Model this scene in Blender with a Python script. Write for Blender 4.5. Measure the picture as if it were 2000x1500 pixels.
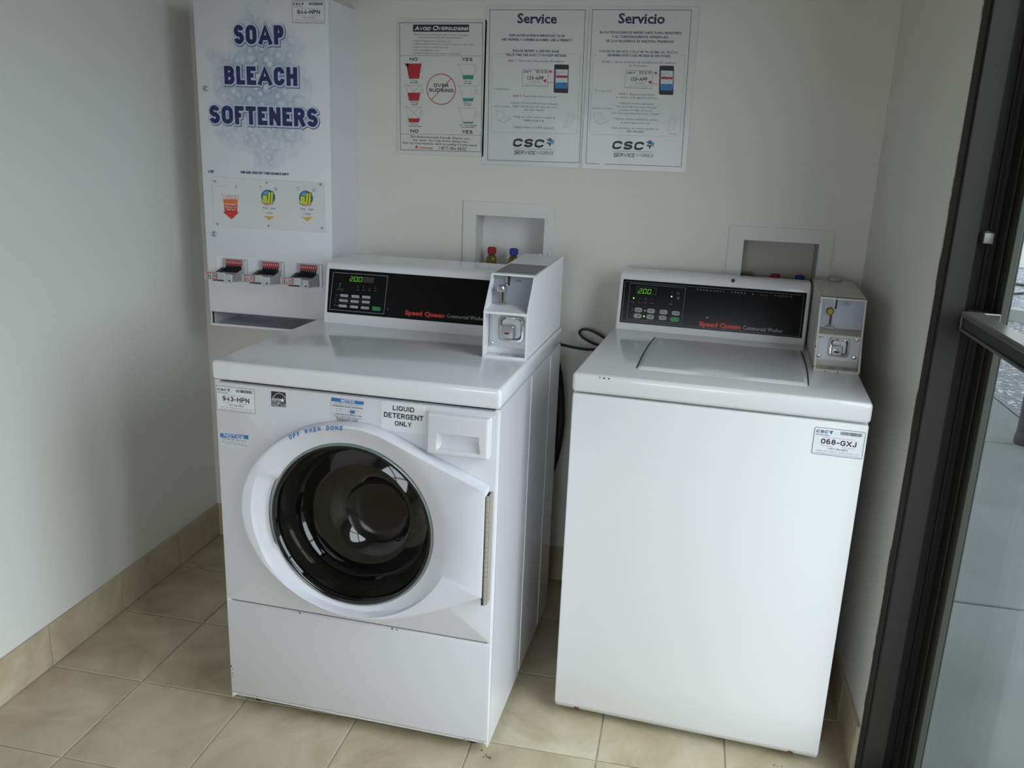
import bpy, bmesh, math, random
from mathutils import Vector, Matrix

for _o in list(bpy.data.objects):
    bpy.data.objects.remove(_o)
SC = bpy.context.scene
COL = SC.collection
PI = math.pi
R = math.radians

# ------------------------------------------------------------------ camera
YAW, PIT, ROL, FPX = 0.19635, 0.26670, 0.03950, 1667.73
fw = Vector((-math.sin(YAW)*math.cos(PIT), math.cos(YAW)*math.cos(PIT), -math.sin(PIT)))
rt = fw.cross(Vector((0, 0, 1))).normalized()
up = rt.cross(fw)
cr = math.cos(ROL)*rt + math.sin(ROL)*up
cu = -math.sin(ROL)*rt + math.cos(ROL)*up
cam = bpy.data.cameras.new('camera')
cam.sensor_width = 36.0
cam.lens = 36.0*FPX/2000.0
cam.clip_start = 0.02
cam.clip_end = 200
camo = bpy.data.objects.new('camera', cam)
COL.objects.link(camo)
mw = Matrix.Identity(4)
for i in range(3):
    mw[i][0], mw[i][1], mw[i][2] = cr[i], cu[i], -fw[i]
mw[0][3], mw[1][3], mw[2][3] = 1.60900, -2.63449, 1.40993
camo.matrix_world = mw
SC.camera = camo

# ------------------------------------------------------------------ colour management, world
SC.view_settings.view_transform = 'Standard'
SC.view_settings.look = 'None'
SC.view_settings.gamma = 1.0
SC.view_settings.use_curve_mapping = False
SC.view_settings.exposure = -0.05

w = bpy.data.worlds.new('overcast_sky')
SC.world = w
w.use_nodes = True
nt = w.node_tree
bg = nt.nodes['Background']
tc = nt.nodes.new('ShaderNodeTexCoord')
sx = nt.nodes.new('ShaderNodeSeparateXYZ')
rp = nt.nodes.new('ShaderNodeValToRGB')
nt.links.new(tc.outputs['Generated'], sx.inputs[0])
nt.links.new(sx.outputs['Z'], rp.inputs[0])
rp.color_ramp.elements[0].position = 0.0
rp.color_ramp.elements[0].color = (0.79, 0.82, 0.87, 1)
rp.color_ramp.elements[1].position = 1.0
rp.color_ramp.elements[1].color = (0.90, 0.94, 1.0, 1)
nt.links.new(rp.outputs[0], bg.inputs[0])
SKY = 10.0
bg.inputs[1].default_value = SKY


def portal(loc, rot, sx_, sy_):
    l = bpy.data.lights.new('window_portal', 'AREA')
    l.shape = 'RECTANGLE'
    l.size, l.size_y = sx_, sy_
    l.cycles.is_portal = True
    o = bpy.data.objects.new('window_portal', l)
    o.location = loc
    o.rotation_euler = rot
    COL.objects.link(o)


# door and sidelight in the right wall (light enters towards -x); front shop window (towards +y)
portal((2.262, -1.535, 1.085), (0, R(90), 0), 2.15, 1.53)
portal((1.05, -4.36, 1.075), (R(90), 0, 0), 1.3, 1.25)

# ------------------------------------------------------------------ material helpers
def S(r, g, b):
    f = lambda c: (c/255/12.92) if c/255 <= 0.04045 else ((c/255+0.055)/1.055)**2.4
    return (f(r), f(g), f(b), 1)


def mat(name, col, rough=0.5, metal=0.0, coat=0.0, bump=0.0, bscale=200, emit=0.0, mottle=None, mscale=6, spec=0.5, stretch=None):
    m = bpy.data.materials.new(name)
    m.use_nodes = True
    n, l = m.node_tree.nodes, m.node_tree.links
    b = n['Principled BSDF']
    b.inputs['Base Color'].default_value = col
    b.inputs['Roughness'].default_value = rough
    b.inputs['Metallic'].default_value = metal
    b.inputs['Coat Weight'].default_value = coat
    b.inputs['Coat Roughness'].default_value = 0.06
    b.inputs['Specular IOR Level'].default_value = spec
    if emit:
        b.inputs['Emission Color'].default_value = col
        b.inputs['Emission Strength'].default_value = emit
    co = None
    if bump or mottle:
        co = n.new('ShaderNodeTexCoord').outputs['Object']
        if stretch:
            mp = n.new('ShaderNodeMapping')
            mp.inputs['Scale'].default_value = stretch
            l.new(co, mp.inputs[0])
            co = mp.outputs[0]
    if bump:
        nz = n.new('ShaderNodeTexNoise')
        nz.inputs['Scale'].default_value = bscale
        nz.inputs['Detail'].default_value = 3
        bp = n.new('ShaderNodeBump')
        bp.inputs['Strength'].default_value = bump
        bp.inputs['Distance'].default_value = 0.002
        l.new(co, nz.inputs[0])
        l.new(nz.outputs[0], bp.inputs['Height'])
        l.new(bp.outputs[0], b.inputs['Normal'])
    if mottle:
        nz = n.new('ShaderNodeTexNoise')
        nz.inputs['Scale'].default_value = mscale
        nz.inputs['Detail'].default_value = 6
        nz.inputs['Roughness'].default_value = 0.6
        rr = n.new('ShaderNodeValToRGB')
        rr.color_ramp.elements[0].position = 0.3
        rr.color_ramp.elements[0].color = mottle
        rr.color_ramp.elements[1].position = 0.7
        rr.color_ramp.elements[1].color = col
        l.new(co, nz.inputs[0])
        l.new(nz.outputs[0], rr.inputs[0])
        l.new(rr.outputs[0], b.inputs['Base Color'])
    return m


M = {}
M['wall'] = mat('wall_paint', S(218, 215, 209), 0.55, bump=0.35, bscale=90)
M['wall_left'] = mat('wall_paint_satin', S(224, 223, 220), 0.5, bump=0.15, bscale=90)
M['ceiling'] = mat('ceiling_paint', S(180, 178, 172), 0.8)
M['grout'] = mat('pale_grout', S(196, 192, 176), 0.9)
M['enamel'] = mat('white_enamel', S(226, 226, 231), 0.16, coat=0.5)
M['enamel_old'] = mat('worn_white_enamel', S(218, 217, 219), 0.2, coat=0.4)
M['front_old'] = mat('worn_white_front', S(218, 217, 219), 0.45, spec=0.35)
M['front'] = mat('white_front_panel', S(209, 208, 214), 0.42)
M['plastic'] = mat('white_door_plastic', S(216, 216, 226), 0.38)
M['drawer'] = mat('white_drawer_plastic', S(216, 216, 222), 0.42)
M['cabinet'] = mat('white_powder_coat', S(226, 225, 232), 0.45)
M['box'] = mat('white_coin_box_paint', S(226, 226, 230), 0.4)
M['box_old'] = mat('chipped_coin_box_paint', S(208, 206, 202), 0.45, mottle=S(190, 186, 178), mscale=14)
M['plategrey'] = mat('blue_grey_plate', S(150, 155, 166), 0.4, metal=0.3)
M['black_panel'] = mat('black_overlay', S(12, 11, 13), 0.15, spec=0.12)
M['black'] = mat('black_rubber', S(18, 18, 20), 0.5)
M['dark'] = mat('dark_gap', S(28, 27, 28), 0.8)
M['glass_dark'] = mat('dark_door_glass', S(9, 9, 9), 0.05, coat=0.15, spec=0.5)
M['glass_inner'] = mat('dark_bowl_bottom', S(24, 22, 19), 0.2, spec=0.35)
M['steel'] = mat('brushed_steel', S(190, 190, 194), 0.32, metal=0.9, bump=0.05, bscale=60)
M['chrome'] = mat('chrome', S(215, 216, 220), 0.12, metal=1.0)
M['zinc'] = mat('zinc_plate', S(186, 190, 194), 0.4, metal=0.5)
M['brass'] = mat('aged_brass', S(140, 124, 62), 0.32, metal=0.8)
M['bronze'] = mat('bronze_aluminium', S(38, 35, 33), 0.6, spec=0.25)
M['bronze_dark'] = mat('dark_bronze_gasket', S(22, 21, 21), 0.6)
M['bar'] = mat('push_bar_metal', S(98, 96, 92), 0.35, metal=0.6)
M['red_handle'] = mat('red_valve_handle', S(150, 26, 30), 0.4)
M['blue_handle'] = mat('blue_valve_handle', S(28, 62, 140), 0.4)
M['boxplastic'] = mat('white_box_plastic', S(214, 212, 210), 0.45)
M['paper'] = mat('laminated_paper', S(208, 207, 204), 0.32, coat=0.15)
M['paper2'] = mat('laminated_paper_service', S(209, 209, 208), 0.32, coat=0.15)
M['sticker'] = mat('sticker_paper', S(224, 224, 228), 0.4)
M['acrylic'] = mat('product_card', S(218, 218, 222), 0.3, coat=0.3)
M['rust'] = mat('rust_chip', S(88, 62, 48), 0.8)
M['chip'] = mat('dark_chip', S(40, 36, 36), 0.8)
M['concrete'] = mat('concrete', S(74, 77, 76), 0.9, spec=0.05, mottle=S(66, 69, 69), mscale=3, bump=0.3, bscale=60)
M['curb'] = mat('pale_concrete', S(98, 101, 97), 0.9, spec=0.05, mottle=S(88, 91, 88), mscale=4)
M['post'] = mat('dark_post_paint', S(34, 31, 33), 0.7, spec=0.1)
M['stucco'] = mat('pale_stucco', S(176, 180, 172), 0.9, bump=0.5, bscale=30)
M['knuckle'] = mat('hinge_metal', S(172, 166, 156), 0.42, metal=0.45)
M['rim_glass'] = mat('green_glass_rim', S(112, 132, 126), 0.08, coat=0.5, spec=0.8)
M['toplabel'] = mat('grey_top_label', S(120, 120, 124), 0.5, bump=0.3, bscale=500)
M['sidelabel'] = mat('grey_side_label', S(168, 167, 176), 0.5)

PC = dict(ink=S(30, 28, 34), red=S(176, 30, 34), teal=S(30, 138, 122), white=S(232, 232, 236), navy=S(28, 34, 66),
          navy2=S(38, 38, 96), grey=S(120, 122, 126), lgrey=S(164, 166, 168), blue=S(40, 120, 180), lblue=S(104, 164, 214),
          green=S(60, 140, 92), phone=S(26, 28, 40), screen=S(196, 204, 210), orange=S(224, 118, 52), redor=S(206, 58, 44),
          lav=S(140, 140, 190), royal=S(44, 92, 156), lime=S(206, 216, 60), dgreen=S(52, 98, 60), pink=S(196, 160, 166),
          cream=S(226, 216, 196), tan=S(212, 172, 104), nblue=S(44, 112, 176), sticker=S(208, 210, 214), olive=S(38, 36, 24),
          qred=S(190, 44, 30), amber=S(120, 74, 30), halo=S(196, 212, 230), shadow=S(92, 104, 132), btn=S(176, 178, 178),
          btn2=S(142, 142, 142), gbtn=S(20, 128, 74))
PM = {k: mat('print_'+k, v, 0.45) for k, v in PC.items()}
PM['led'] = mat('green_led', S(120, 230, 40), 0.5, emit=0.45)
PM['led2'] = mat('bright_green_led', S(150, 250, 130), 0.5, emit=1.6)


def floor_mat():
    m = mat('beige_tile', S(184, 172, 146), 0.38, bump=0.08, bscale=25)
    n, l = m.node_tree.nodes, m.node_tree.links
    b = n['Principled BSDF']
    g = n.new('ShaderNodeNewGeometry')
    oi = n.new('ShaderNodeObjectInfo')
    ad = n.new('ShaderNodeVectorMath')
    ad.operation = 'ADD'
    cb = n.new('ShaderNodeCombineXYZ')
    ml = n.new('ShaderNodeMath')
    ml.operation = 'MULTIPLY'
    ml.inputs[1].default_value = 37.0
    l.new(oi.outputs['Random'], ml.inputs[0])
    l.new(ml.outputs[0], cb.inputs[2])
    l.new(g.outputs['Position'], ad.inputs[0])
    l.new(cb.outputs[0], ad.inputs[1])
    n1 = n.new('ShaderNodeTexNoise')
    n1.inputs['Scale'].default_value = 5.5
    n1.inputs['Detail'].default_value = 7
    n1.inputs['Roughness'].default_value = 0.62
    n1.inputs['Distortion'].default_value = 0.7
    l.new(ad.outputs[0], n1.inputs[0])
    rr = n.new('ShaderNodeValToRGB')
    e = rr.color_ramp.elements
    e[0].position, e[0].color = 0.30, S(160, 147, 120)
    e[1].position, e[1].color = 0.72, S(204, 194, 169)
    k = rr.color_ramp.elements.new(0.5)
    k.color = S(184, 172, 145)
    l.new(n1.outputs[0], rr.inputs[0])
    l.new(rr.outputs[0], b.inputs['Base Color'])
    return m


M['tile'] = floor_mat()


def gravel_mat():
    m = mat('gravel', S(96, 100, 110), 0.9)
    n, l = m.node_tree.nodes, m.node_tree.links
    b = n['Principled BSDF']
    g = n.new('ShaderNodeNewGeometry')
    v = n.new('ShaderNodeTexVoronoi')
    v.inputs['Scale'].default_value = 44
    l.new(g.outputs['Position'], v.inputs[0])
    sp = n.new('ShaderNodeSeparateColor')
    l.new(v.outputs['Color'], sp.inputs[0])
    rr = n.new('ShaderNodeValToRGB')
    rr.color_ramp.elements[0].color = S(34, 37, 44)
    rr.color_ramp.elements[0].position = 0.2
    rr.color_ramp.elements[1].color = S(118, 122, 130)
    rr.color_ramp.elements[1].position = 1.0
    k = rr.color_ramp.elements.new(0.75)
    k.color = S(50, 53, 62)
    l.new(sp.outputs[0], rr.inputs[0])
    l.new(rr.outputs[0], b.inputs['Base Color'])
    bp = n.new('ShaderNodeBump')
    bp.inputs['Strength'].default_value = 0.8
    bp.inputs['Distance'].default_value = 0.02
    l.new(v.outputs['Distance'], bp.inputs['Height'])
    l.new(bp.outputs[0], b.inputs['Normal'])
    return m


M['gravel'] = gravel_mat()


def bubbles_mat():
    # printed cluster of soap bubbles: round cells in pale blues that thin out away from the middle of the print
    m = mat('bubble_print', S(226, 225, 232), 0.42)
    n, l = m.node_tree.nodes, m.node_tree.links
    b = n['Principled BSDF']
    co = n.new('ShaderNodeTexCoord')
    acc = None

    def mix(a, bb, fac):
        x = n.new('ShaderNodeMix')
        x.data_type = 'RGBA'
        l.new(fac, x.inputs['Factor'])
        if isinstance(a, tuple):
            x.inputs['A'].default_value = a
        else:
            l.new(a, x.inputs['A'])
        x.inputs['B'].default_value = bb
        return x.outputs['Result']

    def math_(op, a, bv=None, bs=None):
        x = n.new('ShaderNodeMath')
        x.operation = op
        x.use_clamp = op in ('MULTIPLY',)
        l.new(a, x.inputs[0])
        if bs is not None:
            l.new(bs, x.inputs[1])
        elif bv is not None:
            x.inputs[1].default_value = bv
        return x.outputs[0]
    # mask: elongated cluster, ragged by noise
    mp = n.new('ShaderNodeMapping')
    mp.inputs['Location'].default_value = (-0.200/0.165, 0, -0.675/0.235)
    mp.inputs['Scale'].default_value = (1/0.165, 0, 1/0.235)
    l.new(co.outputs['Object'], mp.inputs[0])
    ln = n.new('ShaderNodeVectorMath')
    ln.operation = 'LENGTH'
    l.new(mp.outputs[0], ln.inputs[0])
    nz = n.new('ShaderNodeTexNoise')
    nz.inputs['Scale'].default_value = 14
    l.new(co.outputs['Object'], nz.inputs[0])
    s = math_('ADD', ln.outputs['Value'], bs=math_('MULTIPLY', nz.outputs[0], 0.9))
    mr = n.new('ShaderNodeMapRange')
    mr.inputs['From Min'].default_value = 1.45
    mr.inputs['From Max'].default_value = 0.75
    l.new(s, mr.inputs['Value'])
    col = mix(S(226, 225, 232), S(178, 196, 212), mr.outputs[0])
    for sc_, shade, hi, rad in ((19, S(158, 176, 194), S(220, 230, 234), 0.50), (31, S(166, 172, 204), S(232, 236, 236), 0.46)):
        v = n.new('ShaderNodeTexVoronoi')
        v.voronoi_dimensions = '2D'
        v.inputs['Scale'].default_value = sc_
        sw = n.new('ShaderNodeSeparateXYZ')
        cb = n.new('ShaderNodeCombineXYZ')
        l.new(co.outputs['Object'], sw.inputs[0])
        l.new(sw.outputs[0], cb.inputs[0])
        l.new(sw.outputs[2], cb.inputs[1])
        l.new(cb.outputs[0], v.inputs['Vector'])
        r1_ = n.new('ShaderNodeValToRGB')
        e = r1_.color_ramp.elements
        e[0].position, e[0].color = 0.0, (0, 0, 0, 1)
        e[1].position, e[1].color = rad, (0, 0, 0, 1)
        k = e.new(rad*0.86)
        k.color = (0.75, 0.75, 0.75, 1)
        k = e.new(rad*0.45)
        k.color = (0.25, 0.25, 0.25, 1)
        l.new(v.outputs['Distance'], r1_.inputs[0])
        f = math_('MULTIPLY', r1_.outputs[0], bs=mr.outputs[0])
        col = mix(col, shade, f)
        r2_ = n.new('ShaderNodeValToRGB')
        e = r2_.color_ramp.elements
        e[0].position, e[0].color = 0.06, (0.8, 0.8, 0.8, 1)
        e[1].position, e[1].color = 0.3, (0, 0, 0, 1)
        l.new(v.outputs['Distance'], r2_.inputs[0])
        f = math_('MULTIPLY', r2_.outputs[0], bs=mr.outputs[0])
        col = mix(col, hi, f)
    l.new(col, b.inputs['Base Color'])
    return m


M['bubbles'] = bubbles_mat()


def glass_mat(name, tint):
    m = bpy.data.materials.new(name)
    m.use_nodes = True
    n, l = m.node_tree.nodes, m.node_tree.links
    n.remove(n['Principled BSDF'])
    t = n.new('ShaderNodeBsdfTransparent')
    t.inputs[0].default_value = tint
    g = n.new('ShaderNodeBsdfGlossy')
    g.inputs['Roughness'].default_value = 0.02
    f = n.new('ShaderNodeLayerWeight')      # Schlick reflectance from the viewing angle, alike on both faces of the pane
    f.inputs['Blend'].default_value = 0.5
    pw = n.new('ShaderNodeMath')
    pw.operation = 'POWER'
    pw.inputs[1].default_value = 5.0
    l.new(f.outputs['Facing'], pw.inputs[0])
    ma = n.new('ShaderNodeMath')
    ma.operation = 'MULTIPLY_ADD'
    ma.inputs[1].default_value = 0.5
    ma.inputs[2].default_value = 0.025
    l.new(pw.outputs[0], ma.inputs[0])
    mx = n.new('ShaderNodeMixShader')
    l.new(ma.outputs[0], mx.inputs[0])
    l.new(t.outputs[0], mx.inputs[1])
    l.new(g.outputs[0], mx.inputs[2])
    l.new(mx.outputs[0], n['Material Output'].inputs[0])
    return m


M['pane'] = glass_mat('tinted_pane', (0.82, 0.86, 0.85, 1))
M['clear'] = glass_mat('clear_pane', (0.93, 0.95, 0.94, 1))


def smear_mat():
    # white box plastic with a dirty smear low on the left
    m = mat('stained_box_plastic', S(176, 172, 166), 0.5)
    n, l = m.node_tree.nodes, m.node_tree.links
    b = n['Principled BSDF']
    co = n.new('ShaderNodeTexCoord')
    mp = n.new('ShaderNodeMapping')
    mp.inputs['Location'].default_value = (0.09/0.075, 0, 0.030/0.022)
    mp.inputs['Rotation'].default_value = (0, R(-8), 0)
    mp.inputs['Scale'].default_value = (1/0.075, 0, 1/0.022)
    l.new(co.outputs['Object'], mp.inputs[0])
    ln = n.new('ShaderNodeVectorMath')
    ln.operation = 'LENGTH'
    l.new(mp.outputs[0], ln.inputs[0])
    nz = n.new('ShaderNodeTexNoise')
    nz.inputs['Scale'].default_value = 40
    l.new(co.outputs['Object'], nz.inputs[0])
    ad = n.new('ShaderNodeMath')
    ad.operation = 'ADD'
    l.new(ln.outputs['Value'], ad.inputs[0])
    l.new(nz.outputs[0], ad.inputs[1])
    rr = n.new('ShaderNodeValToRGB')
    rr.color_ramp.elements[0].position = 0.6
    rr.color_ramp.elements[0].color = S(78, 70, 62)
    rr.color_ramp.elements[1].position = 1.0
    rr.color_ramp.elements[1].color = S(182, 178, 172)
    mr = n.new('ShaderNodeMath')
    mr.operation = 'MULTIPLY'
    mr.inputs[1].default_value = 0.62
    l.new(ad.outputs[0], mr.inputs[0])
    l.new(mr.outputs[0], rr.inputs[0])
    l.new(rr.outputs[0], b.inputs['Base Color'])
    return m


M['stained'] = smear_mat()


def bead_mat():
    m = mat('chipped_corner_paint', S(196, 192, 184), 0.6)
    n, l = m.node_tree.nodes, m.node_tree.links
    b = n['Principled BSDF']
    g = n.new('ShaderNodeNewGeometry')
    nz = n.new('ShaderNodeTexNoise')
    nz.inputs['Scale'].default_value = 14
    nz.inputs['Detail'].default_value = 5
    l.new(g.outputs['Position'], nz.inputs[0])
    rr = n.new('ShaderNodeValToRGB')
    rr.color_ramp.elements[0].position = 0.54
    rr.color_ramp.elements[0].color = S(200, 196, 186)
    rr.color_ramp.elements[1].position = 0.60
    rr.color_ramp.elements[1].color = S(92, 72, 60)
    l.new(nz.outputs[0], rr.inputs[0])
    l.new(rr.outputs[0], b.inputs['Base Color'])
    return m


M['bead'] = bead_mat()

# ------------------------------------------------------------------ object helpers
STUFF = ('lettering', 'paint_chip', 'coin_fingers', 'gasket', 'button_lettering', 'price_lettering')


def link(name, bm, m, parent=None, loc=None, smooth=False, rot=None):
    me = bpy.data.meshes.new(name)
    bm.normal_update()
    bm.to_mesh(me)
    bm.free()
    for x in (m if isinstance(m, (list, tuple)) else [m]):
        me.materials.append(x)
    if smooth:
        for p in me.polygons:
            p.use_smooth = True
        me.set_sharp_from_angle(angle=R(smooth if smooth > 1 else 35))
    o = bpy.data.objects.new(name, me)
    COL.objects.link(o)
    if name in STUFF:
        o['kind'] = 'stuff'
    if parent:
        o.parent = parent
    if loc:
        o.location = loc
    if rot:
        o.rotation_euler = rot
    return o


def thing(name, label, cat, loc=(0, 0, 0), rotz=0, group=None):
    o = bpy.data.objects.new(name, None)
    o.empty_display_size = 0.05
    COL.objects.link(o)
    o.location = loc
    o.rotation_euler = (0, 0, rotz)
    return tag(o, label, cat, group)


def tag(o, label, cat, group=None):
    o['label'] = label
    o['category'] = cat
    if group:
        o['group'] = group
    return o


def struct(o, label=None):
    o['kind'] = 'structure'
    if label:
        o['label'] = label
    return o


def B():
    return bmesh.new()


def box(bm, x0, x1, y0, y1, z0, z1, r=0.0, seg=2, mi=0):
    g = bmesh.ops.create_cube(bm, size=1.0)
    vs = g['verts']
    for v in vs:
        v.co = Vector(((x0+x1)/2+v.co.x*(x1-x0), (y0+y1)/2+v.co.y*(y1-y0), (z0+z1)/2+v.co.z*(z1-z0)))
    fs = set(f for v in vs for f in v.link_faces)
    for f in fs:
        f.material_index = mi
    if r > 0:
        es = list(set(e for v in vs for e in v.link_edges))
        bmesh.ops.bevel(bm, geom=es, offset=r, segments=seg, profile=0.5, affect='EDGES')
    return bm


def prism_x(bm, prof, x0, x1, r=0.0, seg=2, mi=0):
    """closed polygon of (y, z) extruded along x"""
    a = [bm.verts.new((x0, y, z)) for y, z in prof]
    b = [bm.verts.new((x1, y, z)) for y, z in prof]
    n = len(prof)
    fs = [bm.faces.new(a), bm.faces.new(b[::-1])]
    caps = list(fs)
    for i in range(n):
        fs.append(bm.faces.new((a[i], b[i], b[(i+1) % n], a[(i+1) % n])))
    for f in fs:
        f.material_index = mi
    bmesh.ops.recalc_face_normals(bm, faces=fs)
    if r > 0:
        es = list(set(e for f in caps for e in f.edges))
        bmesh.ops.bevel(bm, geom=es, offset=r, segments=seg, profile=0.5, affect='EDGES')
    return bm


def rrect(x0, x1, z0, z1, r, n=5):
    pts = []
    for cx, cz, a0 in ((x1-r, z1-r, 0), (x0+r, z1-r, 90), (x0+r, z0+r, 180), (x1-r, z0+r, 270)):
        for i in range(n+1):
            a = R(a0+90*i/n)
            pts.append((cx+r*math.cos(a), cz+r*math.sin(a)))
    return pts


def slab_y(bm, pts, y0, y1, r=0.0, seg=2, mi=0):
    """closed polygon of (x, z) extruded along y, the edge at y0 rounded"""
    a = [bm.verts.new((x, y0, z)) for x, z in pts]
    b = [bm.verts.new((x, y1, z)) for x, z in pts]
    n = len(pts)
    f0 = bm.faces.new(a)
    fs = [f0, bm.faces.new(b[::-1])]
    for i in range(n):
        fs.append(bm.faces.new((a[i], b[i], b[(i+1) % n], a[(i+1) % n])))
    for f in fs:
        f.material_index = mi
    bmesh.ops.recalc_face_normals(bm, faces=fs)
    if r > 0:
        bmesh.ops.bevel(bm, geom=list(f0.edges), offset=r, segments=seg, profile=0.5, affect='EDGES')
    return bm


def loft(bm, rings, close_first=False, close_last=False, mi=0, cyc=True):
    vr = [[bm.verts.new(p) for p in rg] for rg in rings]
    fs = []
    n = len(vr[0])
    for a, b in zip(vr, vr[1:]):
        for i in range(n if cyc else n-1):
            j = (i+1) % n
            fs.append(bm.faces.new((a[i], a[j], b[j], b[i])))
    if close_first:
        fs.append(bm.faces.new(vr[0]))
    if close_last:
        fs.append(bm.faces.new(vr[-1][::-1]))
    for f in fs:
        f.material_index = mi
    bmesh.ops.recalc_face_normals(bm, faces=fs)
    return fs


def circ(cx, y, cz, r, n=24):
    return [(cx+r*math.cos(2*PI*i/n), y, cz+r*math.sin(2*PI*i/n)) for i in range(n)]


def circz(cx, cy, z, r, n=16):
    return [(cx+r*math.cos(2*PI*i/n), cy+r*math.sin(2*PI*i/n), z) for i in range(n)]


def lathe_y(bm, cx, cz, prof, n=24, mi=0, c0=True, c1=False):
    """prof = [(radius, y)...] around an axis along y"""
    return loft(bm, [circ(cx, y, cz, max(r, 1e-4), n) for r, y in prof], c0, c1, mi)


def lathe_z(bm, cx, cy, prof, n=16, mi=0, c0=True, c1=True):
    return loft(bm, [circz(cx, cy, z, max(r, 1e-4), n) for r, z in prof], c0, c1, mi)


def tube(bm, pts, r, n=10, mi=0, sub=6):
    """smooth tube through points (Catmull-Rom)"""
    P = [Vector(p) for p in pts]
    Q = []
    for i in range(len(P)-1):
        p0, p1, p2, p3 = P[max(i-1, 0)], P[i], P[i+1], P[min(i+2, len(P)-1)]
        for k in range(sub):
            t = k/sub
            Q.append(0.5*((2*p1)+(p2-p0)*t+(2*p0-5*p1+4*p2-p3)*t*t+(3*p1-p0-3*p2+p3)*t**3))
    Q.append(P[-1])
    rings = []
    nrm = None
    for i, q in enumerate(Q):
        d = (Q[min(i+1, len(Q)-1)]-Q[max(i-1, 0)]).normalized()
        if nrm is None:
            nrm = d.cross(Vector((0.3, 0.2, 1))).normalized()
        nrm = (nrm-d*nrm.dot(d)).normalized()
        bn = d.cross(nrm)
        rings.append([q+r*(math.cos(2*PI*k/n)*nrm+math.sin(2*PI*k/n)*bn) for k in range(n)])
    return loft(bm, rings, True, True, mi)


def grid_wall(bm, axis, us, zs, d0, d1, holes):
    """wall of cells between the given coordinates, leaving out cells whose centre lies in a hole"""
    for u0, u1 in zip(us, us[1:]):
        for z0, z1 in zip(zs, zs[1:]):
            cu_, cz = (u0+u1)/2, (z0+z1)/2
            if any(a < cu_ < b and c < cz < d for a, b, c, d in holes):
                continue
            if axis == 'y':
                box(bm, u0, u1, d0, d1, z0, z1)
            else:
                box(bm, d0, d1, u0, u1, z0, z1)
    bmesh.ops.remove_doubles(bm, verts=bm.verts[:], dist=1e-5)
    # drop the faces shared by two cells
    seen = {}
    for f in bm.faces:
        seen.setdefault(tuple(sorted(v.index for v in f.verts)), []).append(f)
    bm.verts.index_update()
    seen = {}
    for f in bm.faces:
        seen.setdefault(tuple(sorted(v.index for v in f.verts)), []).append(f)
    dead = [f for L in seen.values() if len(L) > 1 for f in L]
    if dead:
        bmesh.ops.delete(bm, geom=dead, context='FACES')
    return bm


# ------------------------------------------------------------------ printing on surfaces
_tc = {}


def glyphs(s, shear=0.0, off=0.0, sp=1.0):
    key = (s, shear, off, sp)
    if key in _tc:
        return _tc[key]
    c = bpy.data.curves.new('t', 'FONT')
    c.body = s
    c.shear = shear
    c.offset = off
    c.space_character = sp
    c.resolution_u = 2 if len(s) < 12 else 1
    o = bpy.data.objects.new('t', c)
    COL.objects.link(o)
    me = bpy.data.meshes.new_from_object(o)
    vs = [(v.co.x, v.co.y) for v in me.vertices]
    fs = [tuple(p.vertices) for p in me.polygons]
    bpy.data.objects.remove(o)
    bpy.data.curves.remove(c)
    bpy.data.meshes.remove(me)
    _tc[key] = (vs, fs)
    return _tc[key]


def EA(cx, cz, rx, rz, a0, a1, n=8):
    return [(cx+rx*math.cos(R(a0+(a1-a0)*i/n)), cz+rz*math.sin(R(a0+(a1-a0)*i/n))) for i in range(n+1)]


TOPB, BOTB = (.5, .73, .5, .27), (.5, .27, .5, .27)
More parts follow.
